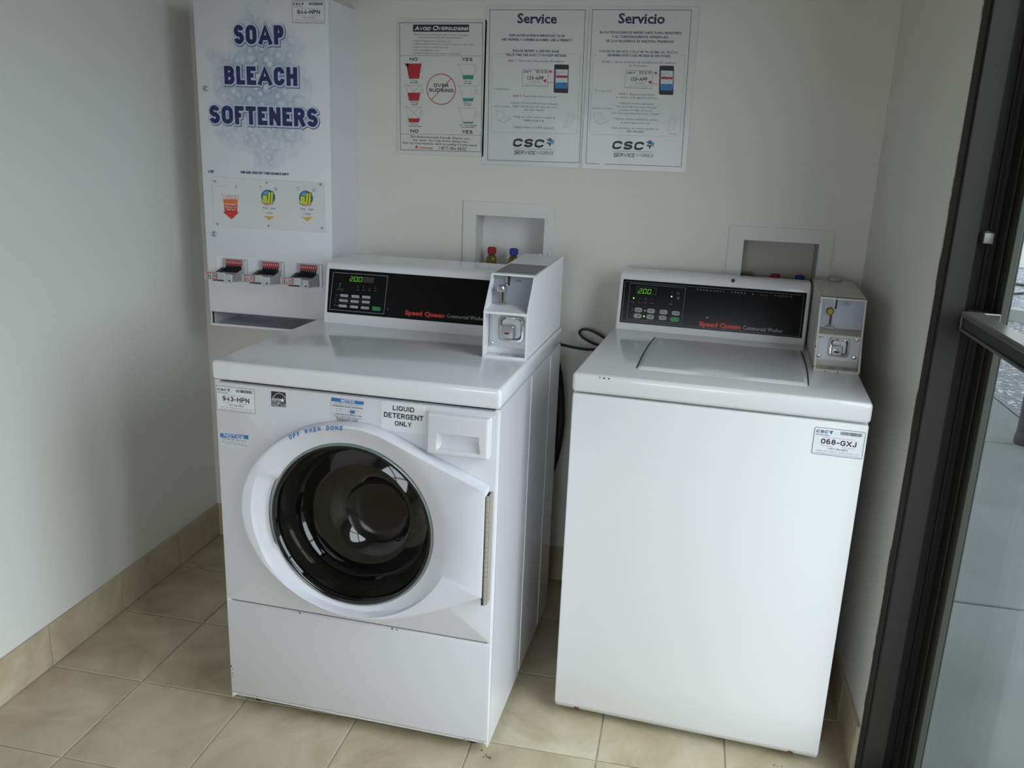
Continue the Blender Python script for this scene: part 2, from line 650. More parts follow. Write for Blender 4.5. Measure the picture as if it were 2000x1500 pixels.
# sans-serif capitals and figures as pen strokes in a unit box: (relative width, strokes)
GL = {
    'A': (.84, [[(0, 0), (.5, 1), (1, 0)], [(.17, .30), (.83, .30)]]),
    'B': (.62, [[(0, 0), (0, 1), (.6, 1)]+EA(.6, .765, .36, .235, 90, -90)+[(0, .53)], [(.6, .53)]+EA(.6, .265, .4, .265, 90, -90)+[(0, 0)]]),
    'C': (.64, [EA(*TOPB, -8, 180)+EA(*BOTB, 180, 368)]),
    'D': (.64, [[(0, 0), (0, 1), (.5, 1)]+EA(*TOPB, 90, 0)+EA(*BOTB, 0, -90)+[(0, 0)]]),
    'E': (.56, [[(1, 1), (0, 1), (0, 0), (1, 0)], [(0, .52), (.9, .52)]]),
    'F': (.54, [[(1, 1), (0, 1), (0, 0)], [(0, .5), (.85, .5)]]),
    'G': (.66, [EA(*TOPB, 2, 180)+EA(*BOTB, 180, 360)+[(1, .47), (.55, .47)]]),
    'H': (.64, [[(0, 0), (0, 1)], [(1, 0), (1, 1)], [(0, .52), (1, .52)]]),
    'I': (.16, [[(.5, 0), (.5, 1)]]),
    'J': (.5, [[(1, 1), (1, .3)]+EA(.5, .27, .5, .27, 0, -180)]),
    'K': (.64, [[(0, 0), (0, 1)], [(1, 1), (0, .38)], [(.36, .6), (1, 0)]]),
    'L': (.52, [[(0, 1), (0, 0), (1, 0)]]),
    'M': (.90, [[(0, 0), (0, 1)], [(1, 0), (1, 1)], [(0, .98), (.5, .12), (1, .98)]]),
    'N': (.66, [[(0, 0), (0, 1)], [(1, 0), (1, 1)], [(0, .98), (1, .02)]]),
    'O': (.68, [EA(*TOPB, 0, 180)+EA(*BOTB, 180, 360)+[(1, .73)]]),
    'P': (.60, [[(0, 0), (0, 1), (.6, 1)]+EA(.6, .735, .4, .265, 90, -90)+[(0, .47)]]),
    'Q': (.68, [EA(*TOPB, 0, 180)+EA(*BOTB, 180, 360)+[(1, .73)], [(.6, .25), (1, -.04)]]),
    'R': (.64, [[(0, 0), (0, 1), (.6, 1)]+EA(.6, .745, .36, .255, 90, -90)+[(0, .49)], [(.56, .49), (1, 0)]]),
    'S': (.62, [EA(.5, .75, .48, .25, 8, 262, 12)+EA(.5, .255, .5, .255, 84, -172, 12)]),
    'T': (.60, [[(0, 1), (1, 1)], [(.5, 1), (.5, 0)]]),
    'U': (.64, [[(0, 1)]+EA(*BOTB, 180, 360)+[(1, 1)]]),
    'V': (.80, [[(0, 1), (.5, 0), (1, 1)]]),
    'W': (1.1, [[(0, 1), (.25, 0), (.5, .95), (.75, 0), (1, 1)]]),
    'X': (.66, [[(0, 0), (1, 1)], [(0, 1), (1, 0)]]),
    'Y': (.64, [[(0, 1), (.5, .46), (1, 1)], [(.5, .46), (.5, 0)]]),
    'Z': (.60, [[(0, 1), (1, 1), (0, 0), (1, 0)]]),
    '0': (.56, [EA(*TOPB, 0, 180)+EA(*BOTB, 180, 360)+[(1, .73)]]),
    '1': (.56, [[(.2, .78), (.62, 1), (.62, 0)]]),
    '2': (.56, [EA(.5, .74, .48, .26, 170, -30)+[(0, 0), (1, 0)]]),
    '3': (.56, [EA(.5, .76, .46, .24, 160, -90)+EA(.5, .26, .5, .26, 90, -165)]),
    '4': (.58, [[(.76, 0), (.76, 1), (0, .27), (1, .27)]]),
    '5': (.56, [[(.92, 1), (.16, 1), (.08, .5)]+EA(.48, .31, .5, .31, 120, -160)]),
    '6': (.56, [EA(.5, .30, .5, .30, 0, 360, 14), [(.0, .32)]+EA(.52, .62, .5, .38, 175, 40)]),
    '7': (.56, [[(0, 1), (1, 1), (.35, 0)]]),
    '8': (.56, [EA(.5, .76, .42, .24, 0, 360, 14), EA(.5, .27, .5, .27, 0, 360, 14)]),
    '9': (.56, [EA(.5, .70, .5, .30, 0, 360, 14), [(1, .68)]+EA(.48, .38, .5, .38, -5, -140)]),
    '-': (.40, [[(0, .42), (1, .42)]]),
    ' ': (.30, []),
}


class Print:
    """flat print on a plane: o = origin, ux / uz = unit directions, nrm = outward normal; coordinates in millimetres"""

    def __init__(s, o, ux=(1, 0, 0), uz=(0, 0, 1), nrm=(0, -1, 0), lift=0.00012):
        s.o, s.ux, s.uz, s.n = Vector(o), Vector(ux), Vector(uz), Vector(nrm)
        s.bm = B()
        s.mats = []
        s.lift = lift

    def mi(s, c):
        if c not in s.mats:
            s.mats.append(c)
        return s.mats.index(c)

    def v(s, u, z, lay):
        return s.bm.verts.new(s.o+s.ux*(u/1000)+s.uz*(z/1000)+s.n*(s.lift*lay))

    def face(s, vs, mi):
        try:
            f = s.bm.faces.new(vs)
        except ValueError:
            return
        f.normal_update()
        if f.normal.dot(s.n) < 0:
            f.normal_flip()
        f.material_index = mi

    def poly(s, pts, col, lay=1):
        s.face([s.v(u, z, lay) for u, z in pts], s.mi(col))

    def line(s, pts, wd, col, lay=2, close=0):
        mi = s.mi(col)
        P = [Vector(p) for p in pts]
        n = len(P)
        segs = [(P[i], P[(i+1) % n]) for i in range(n if close else n-1)]
        for a, b in segs:
            d = b-a
            if d.length < 1e-4:
                continue
            d.normalize()
            q = Vector((-d.y, d.x))*wd/2
            e = d*wd*0.35
            s.face([s.v(*(a-e+q), lay), s.v(*(b+e+q), lay), s.v(*(b+e-q), lay), s.v(*(a-e-q), lay)], mi)

    def oval(s, cx, cz, rx, rz, col, wd=0, lay=2):
        n = 40 if max(rx, rz) > 8 else 10
        mi = s.mi(col)
        P = [(cx+rx*math.cos(2*PI*i/n), cz+rz*math.sin(2*PI*i/n)) for i in range(n)]
        if not wd:
            s.poly(P, col, lay)
            return
        Q = [(cx+(rx-wd)*math.cos(2*PI*i/n), cz+(rz-wd)*math.sin(2*PI*i/n)) for i in range(n)]
        for i in range(n):
            j = (i+1) % n
            s.face([s.v(*P[i], lay), s.v(*P[j], lay), s.v(*Q[j], lay), s.v(*Q[i], lay)], mi)

    def text(s, t, x0, x1, z0, z1, col, sh=0, b=0, lay=2, out=0, rim=None, seg=0, sp=1.0, serif=0, rot=0):
        if seg:
            return s.seg7(t, x0, x1, z0, z1, col)
        h = z1-z0
        if out:
            s.pen(t, x0+0.9, x1+0.9, z0-1.2, z1-1.2, 'shadow', .25*h, 1, grow=.23*h)
            s.pen(t, x0, x1, z0, z1, 'halo', .25*h, 4, grow=.17*h)
            s.pen(t, x0, x1, z0, z1, col, .25*h, 7)
            return
        if rim:
            s._put(t, x0, x1, z0, z1, rim, sh, b, sp, lay-1, b+0.05, rot)
        if all(c in GL for c in t) and not rim and not rot:
            s.pen(t, x0, x1, z0, z1, col, (.25 if b >= .04 else .225 if b >= .03 else .20 if b > 0.005 else .17)*h, lay, sh=sh, sp=sp)
            return
        s._put(t, x0, x1, z0, z1, col, sh, b, sp, lay, b, rot)
        if serif:
            s.serifs(t, x0, x1, z0, z1, col, b, lay)

    def _put(s, t, x0, x1, z0, z1, col, sh, b, sp, lay, off, rot=0):
        """scaled so that the letters drawn with offset b fill the box; drawn with offset off"""
        vs, fs = glyphs(t, sh, b, sp)
        if not vs:
            return
        ax = [p[0] for p in vs]
        X0, X1 = min(ax), max(ax)
        kind = glyphs('H' if any(c.isupper() or c.isdigit() for c in t) else 'x', 0, b)[0]
        if any(c in 'lhbdfkt' for c in t) and not any(c.isupper() for c in t):
            kind = glyphs('l', 0, b)[0]
        Z0, Z1 = min(p[1] for p in kind), max(p[1] for p in kind)
        if off != b:
            vs, fs = glyphs(t, sh, off, sp)
        mi = s.mi(col)
        kx, kz = (x1-x0)/(X1-X0), (z1-z0)/(Z1-Z0)
        cx, cz = (x0+x1)/2, (z0+z1)/2
        ca, sa = math.cos(R(rot)), math.sin(R(rot))
        V = []
        for p in vs:
            u, z = x0+(p[0]-X0)*kx, z0+(p[1]-Z0)*kz
            if rot:
                u, z = cx+(u-cx)*ca-(z-cz)*sa, cz+(u-cx)*sa+(z-cz)*ca
            V.append(s.v(u, z, lay))
        for f in fs:
            s.face([V[i] for i in f], mi)

    def pen(s, t, x0, x1, z0, z1, col, wt, lay, grow=0.0, sh=0.0, sp=1.0):
        """capitals drawn as strokes of constant width, stretched to fill the box"""
        gap = 0.11*sp+(sp-1)*0.5
        tot = sum(GL[c][0] for c in t)+gap*(len(t)-1)
        k = (x1-x0)/tot
        mi = s.mi(col)
        x = x0
        wt = min(wt, k*0.22)if k*0.22 < wt*0.6 else wt
        hw = (wt+grow)/2
        n_ = 0
        for c in t:
            wd, strokes = GL[c]
            g0, g1 = x+wt/2, x+wd*k-wt/2
            if g1 < g0:
                g0 = g1 = x+wd*k/2
            for st in strokes:
                P = []
                for u, z in st:
                    q = Vector((g0+(g1-g0)*u, z0+wt/2+(z1-z0-wt)*z))
                    if not P or (q-P[-1]).length > 1e-3:
                        P.append(q)
                if len(P) < 2:
                    continue
                closed = (P[0]-P[-1]).length < 1e-2
                if closed:
                    P[-1] = P[0].copy()
                d0 = (P[0]-P[1]).normalized()
                d1 = (P[-1]-P[-2]).normalized()
                if not closed:
                    for e_, d_ in ((0, d0), (-1, d1)):
                        uz_ = st[e_]
                        flat = min(abs(uz_[0]), abs(1-uz_[0])) < .01 and abs(d_.x) > .9 or min(abs(uz_[1]), abs(1-uz_[1])) < .01 and abs(d_.y) > .3
                        P[e_] = P[e_]+d_*((wt if flat else 0.0)+grow)/2
                L_, R_ = [], []
                m = len(P)
                for i in range(m):
                    a = P[i]-P[i-1] if i > 0 else (P[i]-P[-2] if closed else P[1]-P[0])
                    b_ = P[i+1]-P[i] if i < m-1 else (P[1]-P[0] if closed else P[-1]-P[-2])
                    a, b_ = a.normalized(), b_.normalized()
                    na, nb = Vector((-a.y, a.x)), Vector((-b_.y, b_.x))
                    mm = na+nb
                    if mm.length < 0.2:
                        mm = na.copy()
                    mm.normalize()
                    sc_ = min(1.0/max(mm.dot(na), 0.25), 1.42)
                    L_.append(P[i]+mm*hw*sc_)
                    R_.append(P[i]-mm*hw*sc_)
                sr = lambda p: (p.x+sh*(p.y-z0), p.y)
                ll = lay+0.25*(n_ % 4)
                n_ += 1
                A = [s.v(*sr(p), ll+0.03*i) for i, p in enumerate(L_)]
                C = [s.v(*sr(p), ll+0.03*i) for i, p in enumerate(R_)]
                for i in range(m-1):
                    s.face([A[i], A[i+1], C[i+1], C[i]], mi)
            x += (wd+gap)*k

    def serifs(s, t, x0, x1, z0, z1, col, b, lay):
        """slab serifs on the stems of r, v and i, so the headline reads as a serif face"""
        full = glyphs(t, 0, b)[0]
        X0, X1 = min(p[0] for p in full), max(p[0] for p in full)
        kx = (x1-x0)/(X1-X0)
        h = z1-z0
        for i, c in enumerate(t):
            if c not in 'rvi':
                continue
            pre = glyphs(t[:i+1], 0, b)[0]
            xr = max(p[0] for p in pre)
            own = glyphs(c, 0, b)[0]
            wd = max(p[0] for p in own)-min(p[0] for p in own)
            xa, xb = x0+(xr-wd-X0)*kx, x0+(xr-X0)*kx
            st = 0.17*h
            if c in 'ri':
                s.poly([(xa-0.09*h, z0), (xa+st+0.1*h, z0), (xa+st+0.1*h, z0+0.08*h), (xa-0.09*h, z0+0.08*h)], col, lay)
                s.poly([(xa-0.09*h, z0+0.60*h), (xa+st*0.6, z0+0.60*h), (xa+st*0.6, z0+0.67*h), (xa-0.09*h, z0+0.67*h)], col, lay)
            else:
                for q in (xa+0.04*h, xb-0.04*h):
                    s.poly([(q-0.13*h, z0+0.60*h), (q+0.13*h, z0+0.60*h), (q+0.13*h, z0+0.67*h), (q-0.13*h, z0+0.67*h)], col, lay)

    def seg7(s, t, x0, x1, z0, z1, col):
        n = len(t.replace('.', ''))
        pitch = (x1-x0)/(n-0.22)
        wd = pitch*0.66
        h = z1-z0
        th = h*0.075
        k = 0
        for c in t:
            if c == '.':
                u = x0+(k-0.16)*pitch
                s.oval(u, z0+th*0.4, th*0.6, th*0.6, col, 0, 3)
                continue
            u = x0+k*pitch
            k += 1
            sk = lambda a, z: (a+(z-z0)*0.16, z)
            SG = {'a': ((0, h), (wd, h)), 'b': ((wd, h), (wd, h/2)), 'c': ((wd, h/2), (wd, 0)), 'd': ((0, 0), (wd, 0)),
                  'e': ((0, 0), (0, h/2)), 'f': ((0, h/2), (0, h)), 'g': ((0, h/2), (wd, h/2))}
            for q in {'2': 'abged', '0': 'abcdef', '5': 'afgcd'}[c]:
                (a, za), (b_, zb) = SG[q]
                A, Bp = Vector(sk(u+a, z0+za)), Vector(sk(u+b_, z0+zb))
                d = (Bp-A).normalized()*th*0.7
                s.line([tuple(A+d), tuple(Bp-d)], th, col, 3)

    def run(s, items):
        for it in items:
            k = it[0]
            if k == 'T':
                kw = it[7] if len(it) > 7 else {}
                s.text(it[1], it[2], it[3], it[4], it[5], it[6], **kw)
            elif k == 'P':
                s.poly(it[1], it[2], it[3])
            elif k == 'L':
                s.line(it[1], it[2], it[3], it[4], it[5])
            elif k == 'O':
                s.oval(it[1], it[2], it[3], it[4], it[5], it[6] if len(it) > 6 else 0, it[7] if len(it) > 7 else 2)
        return s

    def done(s, name, parent):
        return link(name, s.bm, [PM[c] for c in s.mats], parent)


PRINTS = {
 'sud': [
  ('L', [(-2.8, 377.3), (254.8, 379.8), (260.2, 12.4), (1.8, 8.7)], 1.3, 'ink', 2, 1),
  ('P', [(40.0, 373.0), (213.3, 374.8), (213.8, 354.2), (39.5, 352.8)], 'ink', 2),
  ('T', 'A', 45.3, 57.7, 356.8, 369.5, 'white', {'sh': 0.25, 'b': 0.02, 'lay': 3}),
  ('T', 'VOID', 58.4, 93.7, 357.1, 366.5, 'white', {'sh': 0.25, 'b': 0.02, 'lay': 3}),
  ('T', 'O', 101.4, 116.5, 357.4, 370.1, 'white', {'sh': 0.25, 'b': 0.02, 'lay': 3}),
  ('T', 'VERSUDSING', 117.1, 209.7, 358.1, 367.4, 'white', {'sh': 0.25, 'b': 0.02, 'lay': 3}),
  ('T', 'This Front Load Washer uses 1/4 the detergent', 40.2, 213.4, 343.2, 348.4, 'ink'),
  ('T', 'recommended by the manufacturer', 58.3, 194.4, 335.4, 340.7, 'ink'),
  ('T', 'Add Clothing before inserting coins', 45.6, 158.0, 325.4, 330.1, 'ink'),
  ('O', 40.6, 326.9, 1.3, 1.1, 'ink', 0, 2),
  ('T', 'Washer will not allow you to add clothes once cycle begins', 45.7, 232.3, 317.0, 321.7, 'ink'),
  ('O', 40.7, 317.9, 1.3, 1.2, 'ink', 0, 2),
  ('T', 'Washer makes intermittent stops', 45.8, 150.6, 308.0, 312.8, 'ink'),
  ('O', 40.8, 309.5, 1.2, 1.2, 'ink', 0, 2),
  ('T', 'Use Liquid Bleach Only', 45.9, 120.8, 299.1, 303.9, 'ink'),
  ('O', 40.8, 300.9, 1.3, 1.1, 'ink', 0, 2),
  ('T', 'Liquid Detergent (not powder) recommended', 45.9, 189.4, 291.0, 295.8, 'ink'),
  ('O', 40.9, 292.1, 1.3, 1.2, 'ink', 0, 2),
  ('L', [(-1.8, 285.0), (255.8, 288.1)], 0.8, 'ink', 2, 0),
  ('L', [(1.0, 56.8), (258.8, 60.8)], 0.8, 'ink', 2, 0),
  ('T', 'NO', 29.7, 54.9, 270.5, 280.1, 'ink', {'b': 0.03}),
  ('T', 'YES', 193.8, 226.5, 272.9, 282.4, 'ink', {'b': 0.03}),
  ('T', 'NO', 33.7, 59.1, 61.8, 71.8, 'ink', {'b': 0.03}),
  ('T', 'YES', 198.7, 232.1, 64.5, 74.4, 'ink', {'b': 0.03}),
  ('O', 130.1, 191.1, 46.1, 44.9, 'red', 2.3, 2),
  ('L', [(160.7, 222.5), (99.6, 158.9)], 2.0, 'red', 2, 0),
  ('T', 'OVER', 106.8, 153.3, 196.8, 207.1, 'ink', {'b': 0.03}),
  ('T', 'SUDSING', 91.9, 169.1, 182.9, 193.1, 'ink', {'b': 0.03}),
  ('P', [(19.7, 262.1), (67.5, 263.0), (59.5, 219.7), (28.5, 219.1)], 'red', 2),
  ('P', [(12.5, 262.0), (26.7, 262.3), (23.6, 250.9)], 'red', 2),
  ('L', [(12.5, 262.0), (67.5, 263.0), (59.5, 219.7), (28.5, 219.1), (20.4, 255.1)], 0.5, 'ink', 3, 1),
  ('L', [(66.4, 250.3), (72.3, 251.2), (73.3, 247.6), (71.5, 241.0), (64.0, 240.3)], 0.5, 'ink', 3, 0),
  ('L', [(18.8, 267.2), (68.6, 223.4)], 0.5, 'ink', 4, 0),
  ('L', [(69.0, 268.7), (19.0, 223.2)], 0.5, 'ink', 4, 0),
  ('P', [(24.2, 178.5), (64.4, 179.5), (60.1, 156.1), (29.0, 155.3)], 'red', 2),
  ('L', [(12.8, 198.7), (68.2, 200.0), (60.1, 156.1), (29.0, 155.3), (20.8, 191.7)], 0.5, 'ink', 3, 1),
  ('L', [(67.1, 187.1), (73.0, 188.1), (74.0, 184.4), (72.2, 177.7), (64.6, 176.9)], 0.5, 'ink', 3, 0),
  ('L', [(19.1, 204.0), (69.2, 159.8)], 0.5, 'ink', 4, 0),
  ('L', [(69.7, 205.7), (19.4, 159.4)], 0.5, 'ink', 4, 0),
  ('P', [(27.1, 103.5), (62.9, 104.5), (60.7, 92.8), (29.4, 91.8)], 'red', 2),
  ('L', [(13.1, 135.7), (68.9, 137.3), (60.7, 92.8), (29.4, 91.8), (21.2, 128.7)], 0.5, 'ink', 3, 1),
  ('L', [(67.7, 124.2), (73.7, 125.2), (74.7, 121.5), (72.9, 114.7), (65.3, 113.9)], 0.5, 'ink', 3, 0),
  ('L', [(19.5, 141.1), (69.9, 96.6)], 0.5, 'ink', 4, 0),
  ('L', [(70.4, 143.1), (19.8, 95.9)], 0.5, 'ink', 4, 0),
  ('P', [(196.7, 233.1), (231.1, 233.9), (228.9, 222.0), (199.4, 221.4)], 'teal', 2),
  ('L', [(181.5, 263.7), (236.9, 264.7), (228.9, 222.0), (199.4, 221.4), (190.0, 254.1)], 0.5, 'ink', 3, 1),
  ('L', [(236.1, 252.2), (240.9, 253.1), (242.0, 249.5), (240.3, 243.0), (233.9, 242.3)], 0.5, 'ink', 3, 0),
  ('P', [(198.9, 167.2), (232.3, 168.0), (230.6, 159.2), (200.9, 158.4)], 'teal', 2),
  ('L', [(182.8, 201.2), (238.7, 202.5), (230.6, 159.2), (200.9, 158.4), (191.4, 191.5)], 0.5, 'ink', 3, 1),
  ('L', [(237.8, 189.7), (242.7, 190.7), (243.7, 187.1), (242.1, 180.5), (235.6, 179.8)], 0.5, 'ink', 3, 0),
  ('P', [(201.5, 98.3), (233.1, 99.3), (232.3, 95.2), (202.4, 94.3)], 'teal', 2),
  ('L', [(184.3, 137.6), (240.4, 139.2), (232.3, 95.2), (202.4, 94.3), (192.9, 127.8)], 0.5, 'ink', 3, 1),
  ('L', [(239.6, 126.2), (244.5, 127.2), (245.5, 123.5), (243.8, 116.9), (237.4, 116.1)], 0.5, 'ink', 3, 0),
  ('T', '1 Cup', 36.5, 54.8, 211.5, 215.5, 'ink', {'b': 0.02}),
  ('T', 'Powder', 32.7, 58.6, 205.7, 209.7, 'ink', {'b': 0.02}),
  ('T', '1/2 Cup', 33.1, 58.2, 149.1, 153.1, 'ink', {'b': 0.02}),
  ('T', 'Liquid', 35.4, 56.7, 143.0, 147.1, 'ink', {'b': 0.02}),
  ('T', '1/4 Cup', 33.0, 57.6, 85.3, 89.4, 'ink', {'b': 0.02}),
  ('T', 'Concentrate', 25.3, 67.8, 79.2, 83.3, 'ink', {'b': 0.02}),
  ('T', '1/4 Cup', 202.6, 226.0, 214.1, 218.0, 'ink', {'b': 0.02}),
  ('T', 'Powder', 202.1, 226.8, 208.1, 212.1, 'ink', {'b': 0.02}),
  ('T', '1/8 Cup', 201.9, 225.8, 151.6, 155.6, 'ink', {'b': 0.02}),
  ('T', 'Liquid', 204.3, 224.7, 145.9, 149.9, 'ink', {'b': 0.02}),
  ('T', '1/16 Cup (Capful)', 187.9, 244.6, 87.2, 91.3, 'ink', {'b': 0.02}),
  ('T', 'Concentrate', 195.2, 237.0, 81.4, 85.5, 'ink', {'b': 0.02}),
  ('T', 'This Environmentally Friendly Washer uses', 32.9, 224.7, 46.9, 53.0, 'ink', {'b': 0.015, 'sh': 0.3}),
  ('T', 'less water, less soap & less drying time', 41.0, 217.8, 37.5, 43.6, 'ink', {'b': 0.015, 'sh': 0.3}),
  ('T', 'than top load washers, while providing a better wash.', 8.2, 248.0, 28.0, 34.2, 'ink', {'b': 0.015, 'sh': 0.3}),
  ('T', 'Coinmach', 60.5, 105.3, 15.2, 21.2, 'red', {'sh': 0.2, 'b': 0.02}),
  ('O', 53.7, 19.5, 3.9, 3.9, 'red', 0, 2),
  ('L', [(46.1, 13.6), (105.4, 14.9)], 0.5, 'red', 2, 0),
  ('T', '1-877-264-6622', 122.9, 213.0, 14.6, 24.0, 'ink'),
 ],
 'srv': [
  ('L', [(10.1, 435.5), (291.8, 437.5), (299.1, 12.2), (16.7, 9.2)], 1.3, 'navy', 2, 1),
  ('T', 'Service', 93.5, 210.8, 399.7, 426.5, 'navy', {'serif': 1, 'b': 0.025}),
  ('T', 'YOUR SATISFACTION IS IMPORTANT TO US', 68.6, 235.8, 363.2, 370.0, 'navy', {'b': 0.012}),
  ('T', 'AND PROPERLY WORKING MACHINES ARE A PRIORITY', 47.6, 257.3, 351.5, 358.3, 'navy', {'b': 0.012}),
  ('T', 'PLEASE REPORT A SERVICE ISSUE', 83.5, 221.5, 320.8, 327.6, 'navy', {'b': 0.012}),
  ('T', 'FOLLOWING THE EASY TWO-STEP METHOD', 62.1, 243.1, 309.6, 316.5, 'navy', {'b': 0.012}),
  ('T', 'STEP 1', 69.6, 93.4, 292.7, 299.0, 'red'),
  ('T', '- Take note of the machine ID number', 96.2, 236.6, 294.0, 300.2, 'navy'),
  ('T', 'STEP 2', 88.8, 112.5, 194.2, 200.6, 'red'),
  ('T', '- Report the service issue by:', 115.3, 220.1, 195.3, 201.7, 'navy'),
  ('T', 'Using the CSC ServiceWorks Service Request:', 81.7, 227.9, 175.5, 181.2, 'navy'),
  ('T', 'Simply scan the barcode, select the issue', 87.9, 223.0, 165.9, 171.6, 'navy'),
  ('T', 'and click "Submit"', 125.2, 186.1, 156.6, 162.3, 'navy'),
  ('T', 'Using our online service request at', 91.9, 219.8, 136.0, 141.8, 'navy'),
  ('T', 'www.cscsw.com', 125.8, 186.2, 125.8, 131.3, 'navy'),
  ('T', 'Calling toll free at 1-877-264-6622', 93.0, 219.3, 106.0, 112.2, 'navy'),
  ('T', 'Download Here', 30.7, 78.0, 214.0, 218.8, 'navy'),
  ('T', 'CSC Service App', 30.6, 79.9, 164.7, 169.2, 'navy'),
  ('L', [(52.4, 315.1), (23.3, 314.7), (21.0, 311.5), (24.6, 94.0), (28.2, 91.8), (284.0, 95.2), (288.2, 98.5), (284.5, 314.6), (281.6, 318.0), (253.8, 318.1)], 0.5, 'grey', 2, 0),
  ('L', [(114.2, 272.6), (192.4, 273.2), (192.3, 226.7), (114.8, 226.4)], 0.8, 'ink', 2, 1),
  ('T', 'CSC', 117.2, 134.8, 263.7, 269.4, 'navy', {'b': 0.04, 'sh': 0.2}),
  ('O', 139.6, 267.1, 2.0, 2.5, 'blue', 0, 2),
  ('T', '||||| ||| ||||', 155.2, 189.6, 265.3, 269.7, 'ink', {'b': 0.02}),
  ('L', [(130.1, 258.1), (177.6, 258.5)], 0.4, 'grey', 2, 0),
  ('T', '123-APP', 128.1, 179.7, 244.4, 254.5, 'ink', {'b': 0.01}),
  ('L', [(132.5, 241.4), (175.0, 241.7)], 0.4, 'grey', 2, 0),
  ('T', '1-877-264-6622', 141.2, 170.1, 236.6, 239.1, 'ink'),
  ('L', [(123.4, 231.7), (185.6, 232.2)], 0.5, 'grey', 2, 0),
  ('L', [(123.6, 228.2), (185.8, 228.4)], 0.5, 'grey', 2, 0),
  ('P', [(211.4, 288.5), (250.2, 288.6), (252.3, 286.2), (254.5, 211.1), (251.9, 209.1), (214.8, 209.5), (211.3, 211.9), (209.5, 286.0)], 'phone', 2),
  ('P', [(214.1, 274.9), (250.3, 275.0), (251.9, 221.8), (215.6, 221.5)], 'screen', 3),
  ('P', [(215.7, 258.0), (249.9, 258.1), (249.9, 251.8), (215.7, 251.7)], 'red', 4),
  ('P', [(216.0, 238.6), (250.3, 238.7), (251.9, 221.8), (215.6, 221.5)], 'blue', 4),
  ('T', 'Machine ID', 215.9, 240.0, 266.4, 268.9, 'ink', {'lay': 4}),
  ('T', 'Submit', 238.4, 249.1, 233.7, 237.1, 'phone', {'b': 0.03, 'lay': 5}),
  ('L', [(227.7, 258.9), (217.4, 264.3), (202.1, 267.8)], 1.1, 'red', 5, 0),
  ('P', [(192.9, 268.8), (202.2, 272.1), (201.3, 263.4)], 'red', 5),
  ('L', [(215.3, 238.5), (198.5, 237.5), (186.5, 241.0)], 1.1, 'red', 5, 0),
  ('P', [(176.6, 244.0), (187.3, 246.7), (186.4, 236.6)], 'red', 5),
  ('L', [(37.4, 152.2), (61.1, 151.6), (65.9, 134.2), (45.2, 128.4)], 0.5, 'grey', 2, 1),
  ('L', [(65.9, 134.2), (84.8, 132.2), (62.2, 121.4), (45.2, 128.4)], 0.5, 'grey', 2, 1),
  ('L', [(45.2, 128.4), (45.3, 125.8), (61.6, 119.1), (84.5, 130.9)], 0.5, 'grey', 2, 0),
  ('L', [(246.3, 122.0), (249.2, 131.1), (258.3, 149.0), (265.9, 151.4), (276.9, 148.5), (277.8, 145.4), (269.9, 122.7), (263.7, 112.9), (253.6, 111.3), (244.9, 115.5)], 0.5, 'grey', 2, 1),
  ('L', [(253.6, 129.6), (260.9, 144.2), (271.1, 143.9), (264.7, 125.8)], 0.5, 'grey', 2, 1),
  ('O', 254.2, 119.0, 4.8, 3.5, 'grey', 0.5, 2),
  ('T', 'CSC', 92.4, 187.3, 51.2, 75.8, 'ink', {'b': 0.05, 'sh': 0.2}),
  ('L', [(96.5, 45.5), (216.7, 48.0)], 0.8, 'ink', 2, 0),
  ('T', 'S', 97.6, 109.2, 28.9, 41.4, 'ink', {'sh': 0.2}),
  ('T', 'ERVICE', 109.9, 163.1, 30.7, 40.9, 'ink', {'sh': 0.2}),
  ('T', 'WORKS', 165.9, 218.3, 31.8, 42.0, 'grey', {'sh': 0.2}),
  ('P', [(195.7, 75.3), (208.5, 81.6), (215.4, 67.8), (204.6, 69.7)], 'blue', 2),
  ('P', [(208.5, 81.6), (216.3, 76.0), (214.0, 67.8)], 'lblue', 2),
  ('P', [(216.4, 73.4), (220.5, 74.5), (217.7, 61.7), (214.2, 64.2)], 'green', 2),
  ('P', [(194.8, 66.1), (203.7, 68.4), (206.0, 62.0)], 'ink', 2),
  ('P', [(203.8, 65.1), (213.2, 68.7), (207.1, 54.2)], 'navy', 2),
 ],
 'sro': [
  ('L', [(7.4, 437.9), (286.2, 439.2), (295.3, 13.0), (71.0, 11.7)], 1.3, 'navy', 2, 0),
  ('L', [(55.6, 11.4), (14.3, 11.4), (7.4, 437.9)], 1.3, 'navy', 2, 0),
  ('T', 'Servicio', 83.3, 214.8, 402.1, 429.2, 'navy', {'serif': 1, 'b': 0.025}),
  ('L', [(249.5, 106.3), (277.5, 105.9)], 0.6, 'red', 2, 0),
  ('L', [(251.1, 103.1), (275.2, 102.6)], 0.6, 'red', 2, 0),
  ('T', 'SU SATISFACCION ES IMPORTANTE PARA NOSOTROS', 31.8, 264.0, 374.7, 381.4, 'navy', {'b': 0.012}),
  ('T', 'Y EL FUNCIONAMIENTO APROPIADO', 68.8, 227.9, 363.4, 370.1, 'navy', {'b': 0.012}),
  ('T', 'DE LAS MAQUINAS ES NUESTRA PRIORIDAD', 52.1, 244.3, 351.8, 358.5, 'navy', {'b': 0.012}),
  ('T', 'POR FAVOR, REPORTE CUALQUIER PROBLEMA DEL SERVICIO,', 34.5, 261.1, 323.6, 330.1, 'navy', {'b': 0.012}),
  ('T', 'SIGUIENDO ESTE FACIL METODO DE DOS PASOS', 59.0, 238.6, 313.5, 319.9, 'navy', {'b': 0.012}),
  ('T', 'PASO 1', 45.2, 72.1, 295.3, 301.5, 'red'),
  ('T', '- Anote el n\u00famero de identificaci\u00f3n (ID number)', 75.1, 253.0, 295.9, 302.1, 'navy'),
